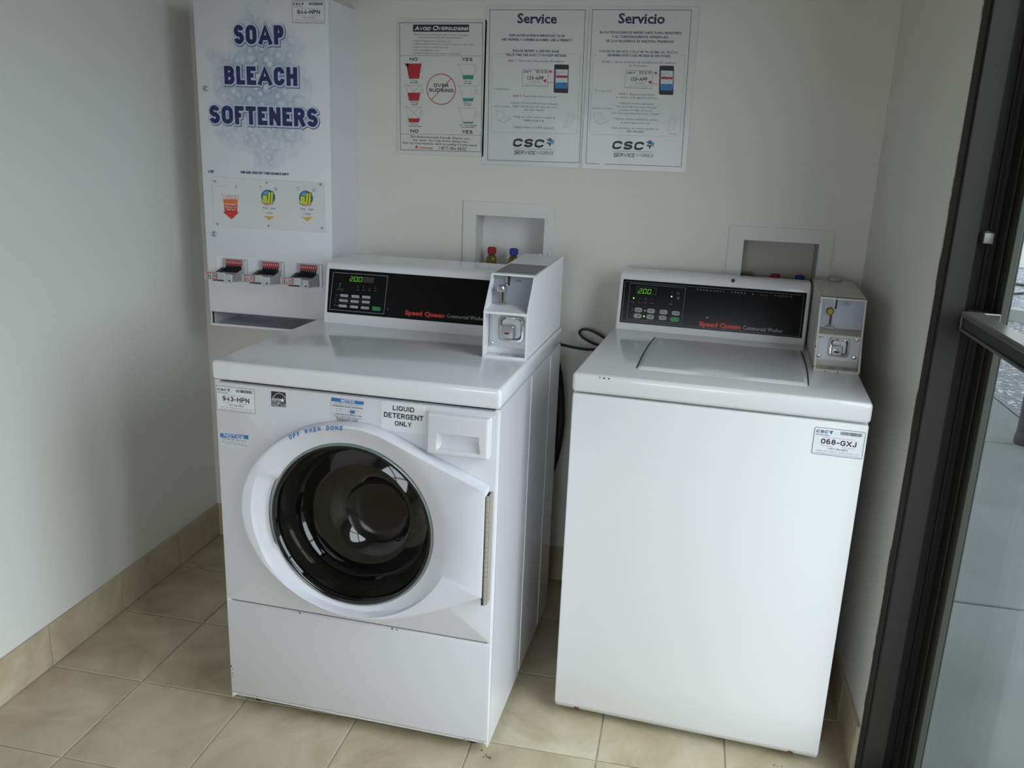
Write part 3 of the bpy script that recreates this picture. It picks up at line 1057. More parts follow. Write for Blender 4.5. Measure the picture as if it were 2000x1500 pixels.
  ('T', 'de la m\u00e1quina', 123.0, 175.3, 286.8, 292.7, 'navy'),
  ('T', 'PASO 2', 99.5, 124.1, 208.2, 214.2, 'red'),
  ('T', '- Reporte el problema', 126.8, 201.9, 208.2, 214.2, 'navy'),
  ('T', 'de servicio de la siguiente manera:', 91.2, 210.8, 199.5, 205.2, 'navy'),
  ('T', 'Utilizando nuestra aplicacion', 100.7, 201.3, 183.2, 188.6, 'navy'),
  ('T', '"CSC ServiceWorks Service Request"', 90.3, 212.9, 173.7, 179.1, 'navy'),
  ('T', 'escanea el codigo de barras,', 103.4, 199.5, 164.6, 169.7, 'navy'),
  ('T', 'seleccione el problema y enviar "Submit"', 80.5, 221.9, 155.5, 160.9, 'navy'),
  ('T', 'Utilizando nuestra solicitud de servicio', 86.0, 218.4, 139.2, 144.7, 'navy'),
  ('T', 'en linea www.cscsw.com', 110.2, 194.4, 129.4, 134.6, 'navy'),
  ('T', 'Llame al n\u00famero de tel\u00e9fono gratuito al', 83.8, 220.4, 113.8, 119.3, 'navy'),
  ('T', '1-877-264-6622', 126.1, 179.8, 104.7, 110.4, 'navy'),
  ('T', 'Descargue Aqui', 29.7, 77.2, 216.7, 221.2, 'navy'),
  ('T', 'Aplicaci\u00f3n CSC Service', 24.0, 84.9, 167.6, 172.1, 'navy'),
  ('L', [(30.6, 317.5), (20.7, 316.7), (17.6, 312.9), (21.0, 98.3), (24.6, 95.2), (280.0, 97.0), (283.6, 100.7), (279.9, 316.4), (277.1, 318.8), (267.4, 319.3)], 0.5, 'grey', 2, 0),
  ('L', [(114.1, 275.7), (191.2, 275.7), (192.4, 228.0), (115.5, 228.3)], 0.8, 'ink', 2, 1),
  ('T', 'CSC', 117.2, 134.3, 266.9, 272.5, 'navy', {'b': 0.04, 'sh': 0.2}),
  ('O', 138.9, 270.3, 1.9, 2.5, 'blue', 0, 2),
  ('T', '||||| ||| ||||', 154.0, 187.3, 268.4, 272.8, 'ink', {'b': 0.02}),
  ('L', [(130.0, 261.3), (176.0, 261.7)], 0.4, 'grey', 2, 0),
  ('T', '123-APP', 128.3, 178.3, 247.8, 257.8, 'ink', {'b': 0.01}),
  ('L', [(132.9, 244.8), (174.0, 245.1)], 0.4, 'grey', 2, 0),
  ('T', '1-877-264-6622', 141.4, 169.4, 240.0, 242.5, 'ink'),
  ('L', [(124.3, 235.2), (184.6, 235.6)], 0.5, 'grey', 2, 0),
  ('L', [(124.6, 231.7), (184.9, 231.9)], 0.5, 'grey', 2, 0),
  ('P', [(211.8, 290.9), (248.7, 291.0), (250.8, 288.6), (255.4, 213.5), (252.9, 211.6), (217.7, 211.9), (214.2, 214.4), (210.0, 288.4)], 'phone', 2),
  ('P', [(214.8, 277.4), (249.2, 277.4), (252.5, 224.1), (218.0, 223.9)], 'screen', 3),
  ('P', [(216.9, 260.7), (249.3, 260.7), (249.6, 254.5), (217.1, 254.5)], 'red', 4),
  ('P', [(217.8, 241.4), (250.4, 241.5), (252.5, 224.1), (218.0, 223.9)], 'blue', 4),
  ('T', 'Machine ID', 216.7, 239.4, 269.0, 271.5, 'ink', {'lay': 4}),
  ('T', 'Submit', 239.0, 249.3, 236.5, 239.9, 'phone', {'b': 0.03, 'lay': 5}),
  ('L', [(228.5, 261.5), (218.3, 266.9), (203.4, 270.3)], 1.1, 'red', 5, 0),
  ('P', [(194.5, 271.4), (203.3, 274.7), (202.8, 266.0)], 'red', 5),
  ('L', [(217.2, 241.4), (200.9, 240.4), (189.2, 243.9)], 1.1, 'red', 5, 0),
  ('P', [(179.4, 246.8), (189.7, 249.5), (189.2, 239.5)], 'red', 5),
  ('L', [(27.2, 155.9), (50.3, 155.3), (55.5, 138.0), (35.5, 132.2)], 0.5, 'grey', 2, 1),
  ('L', [(55.5, 138.0), (73.8, 136.0), (52.2, 125.3), (35.5, 132.2)], 0.5, 'grey', 2, 1),
  ('L', [(35.5, 132.2), (35.7, 129.7), (51.7, 123.0), (73.6, 134.7)], 0.5, 'grey', 2, 0),
  ('L', [(243.1, 124.0), (245.6, 133.0), (253.9, 150.7), (261.3, 153.2), (272.0, 150.3), (272.9, 147.2), (266.0, 124.7), (260.3, 114.9), (250.6, 113.3), (242.0, 117.5)], 0.5, 'grey', 2, 1),
  ('L', [(250.0, 131.5), (256.6, 146.1), (266.5, 145.7), (260.9, 127.7)], 0.5, 'grey', 2, 1),
  ('O', 250.9, 121.0, 4.6, 3.5, 'grey', 0.5, 2),
  ('T', 'CSC', 88.1, 180.2, 55.2, 79.5, 'ink', {'b': 0.05, 'sh': 0.2}),
  ('L', [(92.6, 49.5), (209.3, 51.9)], 0.8, 'ink', 2, 0),
  ('T', 'S', 94.0, 105.2, 33.0, 45.5, 'ink', {'sh': 0.2}),
  ('T', 'ERVICE', 105.9, 157.5, 34.7, 44.9, 'ink', {'sh': 0.2}),
  ('T', 'WORKS', 160.3, 211.1, 35.9, 45.9, 'grey', {'sh': 0.2}),
  ('P', [(188.1, 79.0), (200.3, 85.3), (207.3, 71.6), (196.9, 73.5)], 'blue', 2),
  ('P', [(200.3, 85.3), (208.0, 79.7), (206.0, 71.6)], 'lblue', 2),
  ('P', [(208.2, 77.1), (212.1, 78.3), (209.8, 65.5), (206.3, 68.0)], 'green', 2),
  ('P', [(187.5, 69.9), (196.0, 72.2), (198.5, 65.8)], 'ink', 2),
  ('P', [(196.2, 68.9), (205.3, 72.5), (199.8, 58.0)], 'navy', 2),
 ],
 'disp': [
  ('T', 'SOAP', 127.0, 282.6, 797.8, 850.2, 'navy2', {'out': 1}),
  ('T', 'BLEACH', 90.2, 321.2, 686.4, 737.8, 'navy2', {'out': 1}),
  ('T', 'SOFTENERS', 35.9, 382.0, 574.2, 626.3, 'navy2', {'out': 1}),
  ('T', 'VR', 17.9, 35.6, 428.5, 437.9, 'navy2', {'b': 0.03, 'sh': 0.15}),
  ('P', [(36.6, 437.3), (42.4, 437.5), (40.6, 435.2), (37.0, 429.3), (35.3, 429.2)], 'lav', 1),
  ('T', 'COIN SLIDE LOCKS OUT WHEN COLUMN IS EMPTY', 128.0, 285.1, 432.2, 439.4, 'navy2', {'b': 0.02}),
 ],
 'card': [
  ('P', [(66.6, 352.3), (115.9, 353.9), (113.8, 335.1), (68.9, 333.6)], 'orange', 1),
  ('P', [(68.9, 333.6), (113.8, 335.1), (112.0, 316.9), (118.1, 315.7), (92.3, 293.2), (64.1, 313.7), (70.0, 315.5)], 'redor', 1),
  ('T', 'bounce', 63.0, 117.6, 353.8, 369.2, 'white', {'b': 0.03, 'rim': 'redor', 'lay': 3, 'rot': 4}),
  ('T', 'ADD SOME', 73.2, 108.2, 336.1, 340.6, 'white', {'lay': 3}),
  ('T', 'BOUNCE TO', 72.8, 110.3, 327.7, 332.1, 'white', {'lay': 3}),
  ('T', 'YOUR DAY', 76.1, 107.4, 320.6, 325.1, 'white', {'lay': 3}),
  ('L', [(60.7, 392.4), (78.3, 392.1)], 0.7, 'redor', 2, 0),
  ('T', '2', 108.5, 115.8, 387.1, 396.6, 'redor'),
  ('O', 216.6, 366.8, 23.0, 21.1, 'royal', 0, 2),
  ('O', 215.1, 369.3, 16.1, 14.5, 'lblue', 0, 3),
  ('T', 'all', 196.8, 233.8, 347.8, 381.3, 'lime', {'b': 0.04, 'rim': 'dgreen', 'sh': 0.12, 'lay': 5}),
  ('P', [(204.1, 345.8), (235.2, 349.5), (233.0, 344.3), (206.7, 340.1)], 'pink', 6),
  ('T', 'free', 197.1, 213.7, 330.5, 337.1, 'navy2'),
  ('T', 'clear', 222.5, 240.7, 330.3, 336.9, 'navy2'),
  ('T', '1 LOAD', 205.0, 228.9, 317.1, 321.5, 'navy2'),
  ('P', [(186.5, 311.8), (250.0, 314.4), (217.8, 295.4)], 'cream', 1),
  ('P', [(199.3, 308.8), (235.8, 310.4), (217.9, 296.5)], 'tan', 2),
  ('O', 192.9, 395.1, 3.2, 3.3, 'dgreen', 0.8, 2),
  ('L', [(186.1, 387.9), (199.0, 387.8)], 0.4, 'dgreen', 2, 0),
  ('O', 242.9, 392.3, 5.2, 5.1, 'royal', 0.9, 2),
  ('T', 'he', 239.6, 245.6, 389.1, 393.4, 'royal'),
  ('O', 339.4, 369.8, 22.5, 20.9, 'royal', 0, 2),
  ('O', 337.9, 372.3, 15.8, 14.4, 'lblue', 0, 3),
  ('T', 'all', 320.0, 356.4, 350.9, 384.2, 'lime', {'b': 0.04, 'rim': 'dgreen', 'sh': 0.12, 'lay': 5}),
  ('P', [(327.4, 349.0), (357.9, 352.7), (355.8, 347.5), (330.0, 343.3)], 'pink', 6),
  ('T', 'free', 320.7, 337.0, 333.8, 340.4, 'navy2'),
  ('T', 'clear', 345.7, 363.5, 333.7, 340.2, 'navy2'),
  ('T', '1 LOAD', 328.6, 352.1, 320.6, 324.9, 'navy2'),
  ('P', [(310.5, 315.4), (372.9, 317.9), (341.5, 299.1)], 'cream', 1),
  ('P', [(323.2, 312.4), (358.9, 313.9), (341.5, 300.2)], 'tan', 2),
  ('O', 315.8, 397.8, 3.1, 3.3, 'dgreen', 0.8, 2),
  ('L', [(309.2, 390.7), (321.9, 390.6)], 0.4, 'dgreen', 2, 0),
  ('O', 364.9, 395.1, 5.1, 5.0, 'royal', 0.9, 2),
  ('T', 'he', 361.7, 367.6, 391.8, 396.1, 'royal'),
 ],
 'w1f': [
  ('T', 'LIQUID', 441.0, 491.0, 848.0, 859.0, 'ink', {'b': 0.015}),
  ('T', 'DETERGENT', 420.0, 512.0, 830.0, 842.0, 'ink', {'b': 0.015}),
  ('T', 'ONLY', 446.0, 485.0, 813.0, 824.0, 'ink', {'b': 0.015}),
 ],
 'es': [
  ('P', [(146.0, 861.0), (182.0, 861.0), (182.0, 826.0), (145.0, 825.0)], 'ink', 1),
  ('L', [(146.0, 833.0), (182.0, 833.0)], 1.0, 'white', 2, 0),
  ('L', [(147.0, 839.0), (151.0, 848.0), (158.0, 855.0), (165.0, 858.0), (173.0, 856.0), (178.0, 852.0), (180.0, 847.0)], 1.0, 'white', 2, 0),
  ('T', 'energy', 148.0, 169.0, 836.0, 845.0, 'white', {'sh': 0.3, 'lay': 2}),
  ('P', [(173.0, 848.0), (175.0, 844.0), (180.0, 844.0), (176.0, 841.0), (178.0, 837.0), (173.0, 839.0), (169.0, 836.0), (170.0, 841.0), (167.0, 843.0), (172.0, 844.0)], 'white', 2),
  ('T', 'ENERGY STAR', 147.0, 181.0, 827.0, 830.0, 'white', {'b': 0.01, 'lay': 2}),
 ],
 'n2': [
  ('P', [(295.0, 862.0), (373.0, 860.0), (371.0, 809.0), (293.0, 811.0)], 'sticker', 1),
  ('P', [(295.0, 862.0), (373.0, 860.0), (372.0, 852.0), (294.0, 853.0)], 'nblue', 2),
  ('T', 'NOTICE', 318.0, 351.0, 854.0, 860.0, 'white', {'lay': 3, 'b': 0.02}),
  ('T', 'High Efficiency HE Detergent is', 300.0, 368.0, 848.0, 851.0, 'ink'),
  ('T', 'RECOMMENDED FOR BEST PERFORMANCE', 297.0, 370.0, 842.0, 845.0, 'ink'),
  ('T', 'A USING NON HE DETERGENT WORK', 298.0, 367.0, 823.0, 826.0, 'ink'),
  ('T', 'UNDERDOSING IF USING ONLY 1/4 OF', 298.0, 368.0, 818.0, 821.0, 'ink'),
  ('T', 'DETERGENT MANUFACTURERS', 305.0, 359.0, 814.0, 817.0, 'ink'),
  ('T', 'RECOMMENDED AMOUNT', 307.0, 357.0, 809.0, 813.0, 'ink'),
  ('L', [(306.0, 838.0), (318.0, 838.0), (317.0, 832.0), (308.0, 831.0)], 0.6, 'nblue', 2, 1),
  ('L', [(318.0, 837.0), (329.0, 837.0)], 0.5, 'nblue', 2, 0),
  ('P', [(338.0, 836.0), (351.0, 837.0), (350.0, 829.0), (340.0, 829.0)], 'nblue', 2),
  ('O', 344.0, 833.0, 10.0, 7.0, 'red', 0.5, 3),
  ('L', [(350.0, 835.0), (360.0, 836.0)], 0.5, 'nblue', 2, 0),
 ],
 'n1': [
  ('P', [(9.0, 744.0), (83.0, 747.0), (83.0, 717.0), (9.0, 714.0)], 'sticker', 1),
  ('P', [(9.0, 744.0), (83.0, 747.0), (83.0, 737.0), (9.0, 734.0)], 'nblue', 2),
  ('T', 'NOTICE', 19.0, 72.0, 737.0, 744.0, 'white', {'lay': 3, 'b': 0.02}),
  ('T', 'DOOR LOCK LIGHT MUST GO OUT', 13.0, 78.0, 730.0, 733.0, 'ink'),
  ('T', 'before attempting to open door', 12.0, 73.0, 724.0, 727.0, 'ink'),
  ('T', 'To start open door & restart unit', 13.0, 80.0, 719.0, 722.0, 'ink'),
 ],
 'c1': [
  ('L', [(57.0, 141.7), (220.0, 142.7), (215.0, 37.1), (51.0, 37.1)], 0.9, 'lgrey', 2, 1),
  ('T', '2.00', 108.0, 144.0, 121.3, 133.5, 'led', {'seg': 1}),
  ('P', [(146.0, 135.6), (180.0, 135.6), (179.0, 120.3), (146.0, 120.3)], 'olive', 1),
  ('O', 80.0, 111.2, 1.0, 1.0, 'led', 0, 2),
  ('O', 78.0, 105.1, 1.0, 1.0, 'led', 0, 2),
  ('O', 133.0, 109.2, 1.0, 1.0, 'grey', 0, 2),
  ('T', 'WASH', 129.0, 137.0, 97.0, 99.0, 'grey'),
  ('L', [(130.0, 104.1), (136.0, 104.1)], 0.5, 'grey', 2, 0),
  ('O', 150.0, 110.2, 1.0, 1.0, 'grey', 0, 2),
  ('T', 'WASH', 145.0, 154.0, 98.0, 100.0, 'grey'),
  ('L', [(147.0, 105.1), (153.0, 105.1)], 0.5, 'grey', 2, 0),
  ('O', 168.0, 111.2, 1.0, 0.0, 'grey', 0, 2),
  ('T', 'WASH', 163.0, 171.0, 98.0, 100.0, 'grey'),
  ('L', [(165.0, 105.1), (171.0, 105.1)], 0.5, 'grey', 2, 0),
  ('O', 185.0, 110.2, 1.0, 1.0, 'grey', 0, 2),
  ('T', 'WASH', 181.0, 189.0, 98.0, 100.0, 'grey'),
  ('L', [(182.0, 105.1), (188.0, 105.1)], 0.5, 'grey', 2, 0),
  ('T', 'CYCLE', 72.0, 88.0, 97.0, 99.0, 'grey'),
  ('T', 'STATUS', 70.0, 90.0, 92.9, 94.9, 'grey'),
  ('B', 82.0, 78.7, 105.0, 79.7, 7.0, 'btn'),
  ('T', 'HEAVY', 91.0, 103.0, 77.7, 80.7, 'ink', {'lay': 6}),
  ('O', 87.0, 78.7, 2.0, 2.0, 'ink', 0.5, 6),
  ('O', 77.0, 78.7, 1.0, 1.0, 'grey', 0, 2),
  ('B', 116.0, 78.7, 139.0, 79.7, 7.0, 'btn'),
  ('T', 'NORMAL', 125.0, 137.0, 78.7, 80.7, 'ink', {'lay': 6}),
  ('O', 121.0, 79.7, 2.0, 2.0, 'ink', 0.5, 6),
  ('O', 111.0, 79.7, 1.0, 0.0, 'grey', 0, 2),
  ('B', 148.0, 79.7, 172.0, 79.7, 7.0, 'btn'),
  ('T', 'LIGHT', 157.0, 170.0, 78.7, 81.7, 'ink', {'lay': 6}),
  ('O', 154.0, 79.7, 2.0, 2.0, 'ink', 0.5, 6),
  ('O', 144.0, 79.7, 0.0, 0.0, 'grey', 0, 2),
  ('T', 'NORM', 67.0, 73.0, 77.7, 79.7, 'grey'),
  ('L', [(63.0, 72.6), (173.0, 73.6)], 0.3, 'grey', 2, 0),
  ('B', 80.0, 64.5, 105.0, 65.5, 7.0, 'btn'),
  ('T', 'DELICATE', 90.0, 102.0, 63.5, 66.5, 'ink', {'lay': 6}),
  ('O', 86.0, 64.5, 2.0, 2.0, 'ink', 0.5, 6),
  ('O', 76.0, 64.5, 1.0, 1.0, 'grey', 0, 2),
  ('B', 114.0, 64.5, 138.0, 65.5, 7.0, 'btn'),
  ('T', 'PERM', 123.0, 136.0, 63.5, 66.5, 'ink', {'lay': 6}),
  ('O', 120.0, 64.5, 2.0, 2.0, 'ink', 0.5, 6),
  ('O', 109.0, 64.5, 1.0, 1.0, 'grey', 0, 2),
  ('B', 148.0, 65.5, 171.0, 66.5, 7.0, 'btn'),
  ('T', 'KNITS', 157.0, 169.0, 64.5, 67.5, 'ink', {'lay': 6}),
  ('O', 153.0, 65.5, 2.0, 2.0, 'ink', 0.5, 6),
  ('O', 143.0, 65.5, 1.0, 1.0, 'grey', 0, 2),
  ('T', 'TEMP', 65.0, 72.0, 63.5, 65.5, 'grey'),
  ('L', [(62.0, 57.4), (172.0, 59.4)], 0.3, 'grey', 2, 0),
  ('B', 79.0, 49.3, 103.0, 50.3, 7.0, 'btn'),
  ('T', 'HOT', 88.0, 101.0, 49.3, 51.3, 'ink', {'lay': 6}),
  ('O', 85.0, 50.3, 2.0, 2.0, 'ink', 0.5, 6),
  ('O', 74.0, 49.3, 1.0, 1.0, 'led', 0, 2),
  ('B', 113.0, 49.3, 137.0, 50.3, 7.0, 'btn'),
  ('T', 'WARM', 122.0, 135.0, 49.3, 51.3, 'ink', {'lay': 6}),
  ('O', 118.0, 49.3, 2.0, 3.0, 'ink', 0.5, 6),
  ('O', 108.0, 49.3, 1.0, 1.0, 'grey', 0, 2),
  ('B', 146.0, 49.3, 170.0, 50.3, 7.0, 'btn'),
  ('T', 'COLD', 156.0, 168.0, 49.3, 52.3, 'ink', {'lay': 6}),
  ('O', 152.0, 50.3, 2.0, 2.0, 'ink', 0.5, 6),
  ('O', 142.0, 50.3, 1.0, 0.0, 'grey', 0, 2),
  ('T', 'RINSE', 64.0, 70.0, 49.3, 51.3, 'grey'),
  ('B2', 180.0, 204.0, 44.2, 55.3, 'gbtn'),
  ('O', 226.0, 51.3, 1.0, 1.0, 'white', 0, 2),
  ('T', 'Speed Queen', 277.0, 392.0, 40.1, 53.3, 'qred', {'b': 0.05}),
  ('T', 'Commercial Washer', 398.0, 507.0, 42.1, 52.3, 'lgrey'),
 ],
 'c2': [
  ('L', [(24.0, 137.6), (520.0, 137.6), (521.0, 22.8), (24.0, 24.9)], 0.7, 'grey', 2, 1),
  ('L', [(39.0, 133.5), (198.0, 132.5), (197.0, 30.0), (39.0, 30.0)], 0.7, 'grey', 2, 1),
  ('L', [(60.0, 126.4), (116.0, 125.4), (116.0, 107.1), (61.0, 107.1)], 0.5, 'grey', 2, 1),
  ('T', '2.00', 65.0, 101.0, 108.1, 120.3, 'led', {'seg': 1}),
  ('O', 53.0, 91.9, 2.0, 2.0, 'led2', 0, 2),
  ('O', 161.0, 105.1, 2.0, 2.0, 'led2', 0, 2),
  ('O', 89.0, 58.4, 1.0, 2.0, 'led2', 0, 2),
  ('O', 88.0, 42.1, 2.0, 2.0, 'led2', 0, 2),
  ('O', 71.0, 91.9, 1.0, 1.0, 'grey', 0, 2),
  ('O', 88.0, 91.9, 2.0, 1.0, 'grey', 0, 2),
  ('O', 107.0, 91.9, 1.0, 1.0, 'grey', 0, 2),
  ('O', 161.0, 117.3, 1.0, 1.0, 'grey', 0, 2),
  ('O', 53.0, 58.4, 1.0, 2.0, 'grey', 0, 2),
  ('O', 53.0, 41.1, 1.0, 1.0, 'grey', 0, 2),
  ('O', 124.0, 58.4, 1.0, 1.0, 'grey', 0, 2),
  ('O', 123.0, 42.1, 1.0, 1.0, 'grey', 0, 2),
  ('O', 160.0, 42.1, 1.0, 1.0, 'grey', 0, 2),
  ('O', 161.0, 90.9, 1.0, 2.0, 'amber', 0, 2),
  ('O', 178.0, 115.2, 4.0, 3.0, 'grey', 0.8, 2),
  ('O', 180.0, 102.0, 4.0, 4.1, 'grey', 0.8, 2),
  ('L', [(176.0, 104.1), (184.0, 100.0)], 0.8, 'grey', 2, 0),
  ('T', 'FILL', 47.0, 56.0, 78.7, 81.7, 'grey'),
  ('T', 'FILL', 67.0, 76.0, 79.7, 81.7, 'grey'),
  ('T', 'FILL', 84.0, 93.0, 79.7, 81.7, 'grey'),
  ('T', 'FILL', 102.0, 111.0, 79.7, 82.8, 'grey'),
  ('T', 'FILL', 157.0, 167.0, 81.7, 84.8, 'grey'),
  ('B2', 59.0, 81.0, 52.3, 65.5, 'btn2'),
  ('B2', 95.0, 118.0, 52.3, 65.5, 'btn2'),
  ('B2', 131.0, 154.0, 52.3, 65.5, 'btn2'),
  ('B2', 166.0, 189.0, 52.3, 64.5, 'btn2'),
  ('B2', 58.0, 81.0, 35.0, 48.2, 'btn2'),
  ('B2', 95.0, 117.0, 35.0, 48.2, 'btn2'),
  ('B2', 130.0, 153.0, 36.0, 48.2, 'btn2'),
  ('T', 'NORMAL', 63.0, 78.0, 56.4, 60.4, 'ink', {'lay': 6}),
  ('T', 'PERM', 100.0, 114.0, 57.4, 61.4, 'ink', {'lay': 6}),
  ('T', 'DELIC', 135.0, 151.0, 57.4, 61.4, 'ink', {'lay': 6}),
  ('T', 'START', 169.0, 186.0, 56.4, 60.4, 'ink', {'lay': 6}),
  ('T', 'HOT', 67.0, 77.0, 39.1, 44.2, 'ink', {'lay': 6}),
  ('T', 'WARM', 100.0, 113.0, 40.1, 44.2, 'ink', {'lay': 6}),
  ('T', 'COLD', 135.0, 149.0, 40.1, 44.2, 'ink', {'lay': 6}),
  ('B2', 163.0, 189.0, 34.0, 47.2, 'gbtn'),
  ('T', 'PERMANENT', 230.0, 306.0, 128.5, 132.5, 'grey', {'sp': 1.9}),
  ('T', 'PRESS', 325.0, 364.0, 128.5, 132.5, 'grey', {'sp': 1.9}),
  ('T', 'ALL', 405.0, 425.0, 127.4, 131.5, 'grey', {'sp': 1.9}),
  ('T', 'FABRIC', 444.0, 489.0, 128.5, 132.5, 'grey', {'sp': 1.9}),
  ('P', [(382.0, 128.5), (387.0, 127.4), (384.0, 132.5)], 'grey', 2),
  ('P', [(263.0, 51.3), (265.0, 55.3), (270.0, 56.4), (268.0, 52.3)], 'lav', 2),
  ('T', 'Speed Queen', 246.0, 361.0, 27.9, 42.1, 'qred', {'b': 0.05}),
  ('T', 'Commercial Washer', 367.0, 475.0, 28.9, 40.1, 'lgrey'),
 ],
}


# ==================================================================== SETTING
RX = 2.11          # right wall
YF = -4.25         # front wall, behind the camera
CH = 2.55
TS, TA, TY = 0.3056, 0.2781, -0.8716   # tile pitch, width of the cut column at the left wall, one cross joint
SINK = 0.0035

# floor bed and tiles
bm = B()
box(bm, -0.12, RX+0.12, YF-0.12, 0.12, -0.06, -0.004)
flo = struct(link('floor', bm, M['grout']), 'beige square ceramic tiles with pale grout joints')
xs = [0.0]+[TA+k*TS for k in range(0, 7)]
xs = [x for x in xs if x < RX-0.02]+[RX]
ys = [0.0]
k0 = int((0-TY)/TS)
ys = [TY+k*TS for k in range(-12, 5)]
ys = [YF]+[y for y in ys if YF+0.03 < y < -0.02]+[0.0]
G = 0.0022
rnd = random.Random(4)
cache = {}
for x0, x1 in zip(xs, xs[1:]):
    for y0, y1 in zip(ys, ys[1:]):
        key = (round(x1-x0, 3), round(y1-y0, 3))
        if key not in cache:
            bm = B()
            hx, hy = (x1-x0)/2-G, (y1-y0)/2-G
            box(bm, -hx, hx, -hy, hy, -0.005, 0.0, 0.0012, 1)
            me = bpy.data.meshes.new('tile')
            bm.to_mesh(me)
            bm.free()
            me.materials.append(M['tile'])
            cache[key] = me
        o = bpy.data.objects.new('tile', cache[key])
        COL.objects.link(o)
        o.parent = flo
        o.location = ((x0+x1)/2, (y0+y1)/2, 0.0-rnd.random()*0.0004)

bm = B()
rd = random.Random(8)
for cx, cy, sp_, k_ in ((1.243, -0.925, .012, 7), (1.228, -0.905, .006, 3), (1.90, -0.800, .03, 6), (1.94, -0.79, .02, 4)):
    for _ in range(k_):
        x_, y_, r_ = cx+rd.uniform(-sp_, sp_), cy+rd.uniform(-sp_, sp_)*.5, rd.uniform(.0012, .0034)
        bm.faces.new([bm.verts.new((x_+r_*math.cos(t*PI/3), y_+r_*rd.uniform(.5, 1)*math.sin(t*PI/3), 0.0006)) for t in range(6)])
o = link('dirt', bm, M['rust'], flo)
o['kind'] = 'stuff'

# outlet box openings in the back wall: (frame x0, x1, z0, z1), opening
OB = [dict(f=(0.910, 1.200, 0.985, 1.2545), o=(0.951, 1.168, 1.020, 1.2125)),
      dict(f=(1.722, 2.016, 0.955, 1.2225), o=(1.766, 1.979, 0.990, 1.1825))]
bm = B()
h = [(d['o'][0], d['o'][1], d['o'][2], d['o'][3]) for d in OB]
grid_wall(bm, 'y', [-0.12, h[0][0], h[0][1], h[1][0], h[1][1], RX+0.12], [-0.06]+sorted([h[0][2], h[0][3], h[1][2], h[1][3]])+[CH],
          0.0, 0.14, h)
struct(link('wall_back', bm, M['wall']), 'off-white painted wall with light orange-peel texture')
bm = B()
box(bm, -0.12, 0.0, YF, 0.0, -0.06, CH)
struct(link('wall_left', bm, M['wall_left']), 'plain off-white painted side wall')

# right wall with the door and sidelight opening, front wall with the shop window
WX0, WX1, WZ0, WZ1 = 0.40, 1.70, 0.45, 1.70   # window in the front wall
DY0, DY1 = -0.77, -2.30     # opening in the right wall
DZ = 2.17
bm = B()
grid_wall(bm, 'x', [YF, DY1, DY0, 0.0], [-0.06, 0.0, DZ, CH], RX, RX+0.12, [(DY1, DY0, 0.0, DZ)])
struct(link('wall_right', bm, M['wall']), 'narrow off-white painted wall beside the glass door')
bm = B()
grid_wall(bm, 'y', [-0.12, WX0, WX1, RX+0.12], [-0.06, WZ0, WZ1, CH], YF-0.12, YF, [(WX0, WX1, WZ0, WZ1)])
struct(link('wall_front', bm, M['wall']))
bm = B()
box(bm, -0.12, RX+0.12, YF-0.12, 0.14, CH, CH+0.1)
struct(link('ceiling', bm, M['ceiling']))

# corner bead with chipped paint at the end of the right wall
bm = B()
random.seed(3)
n = 60
zz = [2.45*i/n for i in range(n+1)]
off = [random.uniform(-0.0022, 0.0018) for _ in zz]
a = []
for z, q in zip(zz, off):
    a.append([(RX-0.0025, DY0+0.012+q*0.7, z), (RX-0.0025, DY0-0.0055+q, z), (RX+0.008, DY0-0.0062+q*0.5, z), (RX+0.010, DY0+0.010, z)])
loft(bm, a, True, True)
struct(link('trim_1', bm, M['bead']), 'pale corner edge with chipped paint beside the door frame')

# baseboard tiles
BH = 0.1228


def baseboard(name, spans, axis, pos, nrm, label):
    bm = B()
    s0, s1 = spans[0], spans[-1]
    lo, hi = min(s0, s1), max(s0, s1)
    t = 0.006
    if axis == 'x':
        box(bm, lo, hi, min(pos, pos+nrm*t), max(pos, pos+nrm*t), 0, BH-0.001)
    else:
        box(bm, min(pos, pos+nrm*t), max(pos, pos+nrm*t), lo, hi, 0, BH-0.001)
    root = struct(link(name, bm, M['grout']), label)
    for a, b in zip(spans, spans[1:]):
        a, b = min(a, b), max(a, b)
        bm = B()
        t2 = 0.0095
        L = (b-a)/2-0.0012
        if axis == 'x':
            box(bm, -L, L, min(0, nrm*t2), max(0, nrm*t2), 0.002, BH, 0.0012, 1)
            o = link('tile', bm, M['tile'], root, ((a+b)/2, pos, 0))
        else:
            box(bm, min(0, nrm*t2), max(0, nrm*t2), -L, L, 0.002, BH, 0.0012, 1)
            o = link('tile', bm, M['tile'], root, (pos, (a+b)/2, 0))


yl = [-0.0096]+[y for y in reversed(ys) if -3.6 < y < -0.03]
baseboard('baseboard_left', yl, 'y', 0.0, 1, 'row of beige tiles standing along the foot of the left wall')
baseboard('baseboard_back', xs[:-1]+[RX], 'x', 0.0, -1, 'row of beige tiles along the foot of the back wall')
baseboard('baseboard_right', [-0.0096, -0.26, -0.5656, -0.752], 'y', RX, -1, 'row of beige tiles along the foot of the right wall')

# ------------------------------------------------------------------ glass door, its frame and the sidelight
D = thing('door_1', None, None)
del D['label'], D['category']
struct(D, 'dark bronze aluminium glass door with a push bar, in the right wall')


def dbox(name, x0, x1, y0, y1, z0, z1, m='bronze', r=0.0015, label=None, par=None):
    bm = B()
    box(bm, x0, x1, y0, y1, z0, z1, r, 1)
    o = link(name, bm, M[m], par or D)
    if label:
        o['label'] = label
    return o


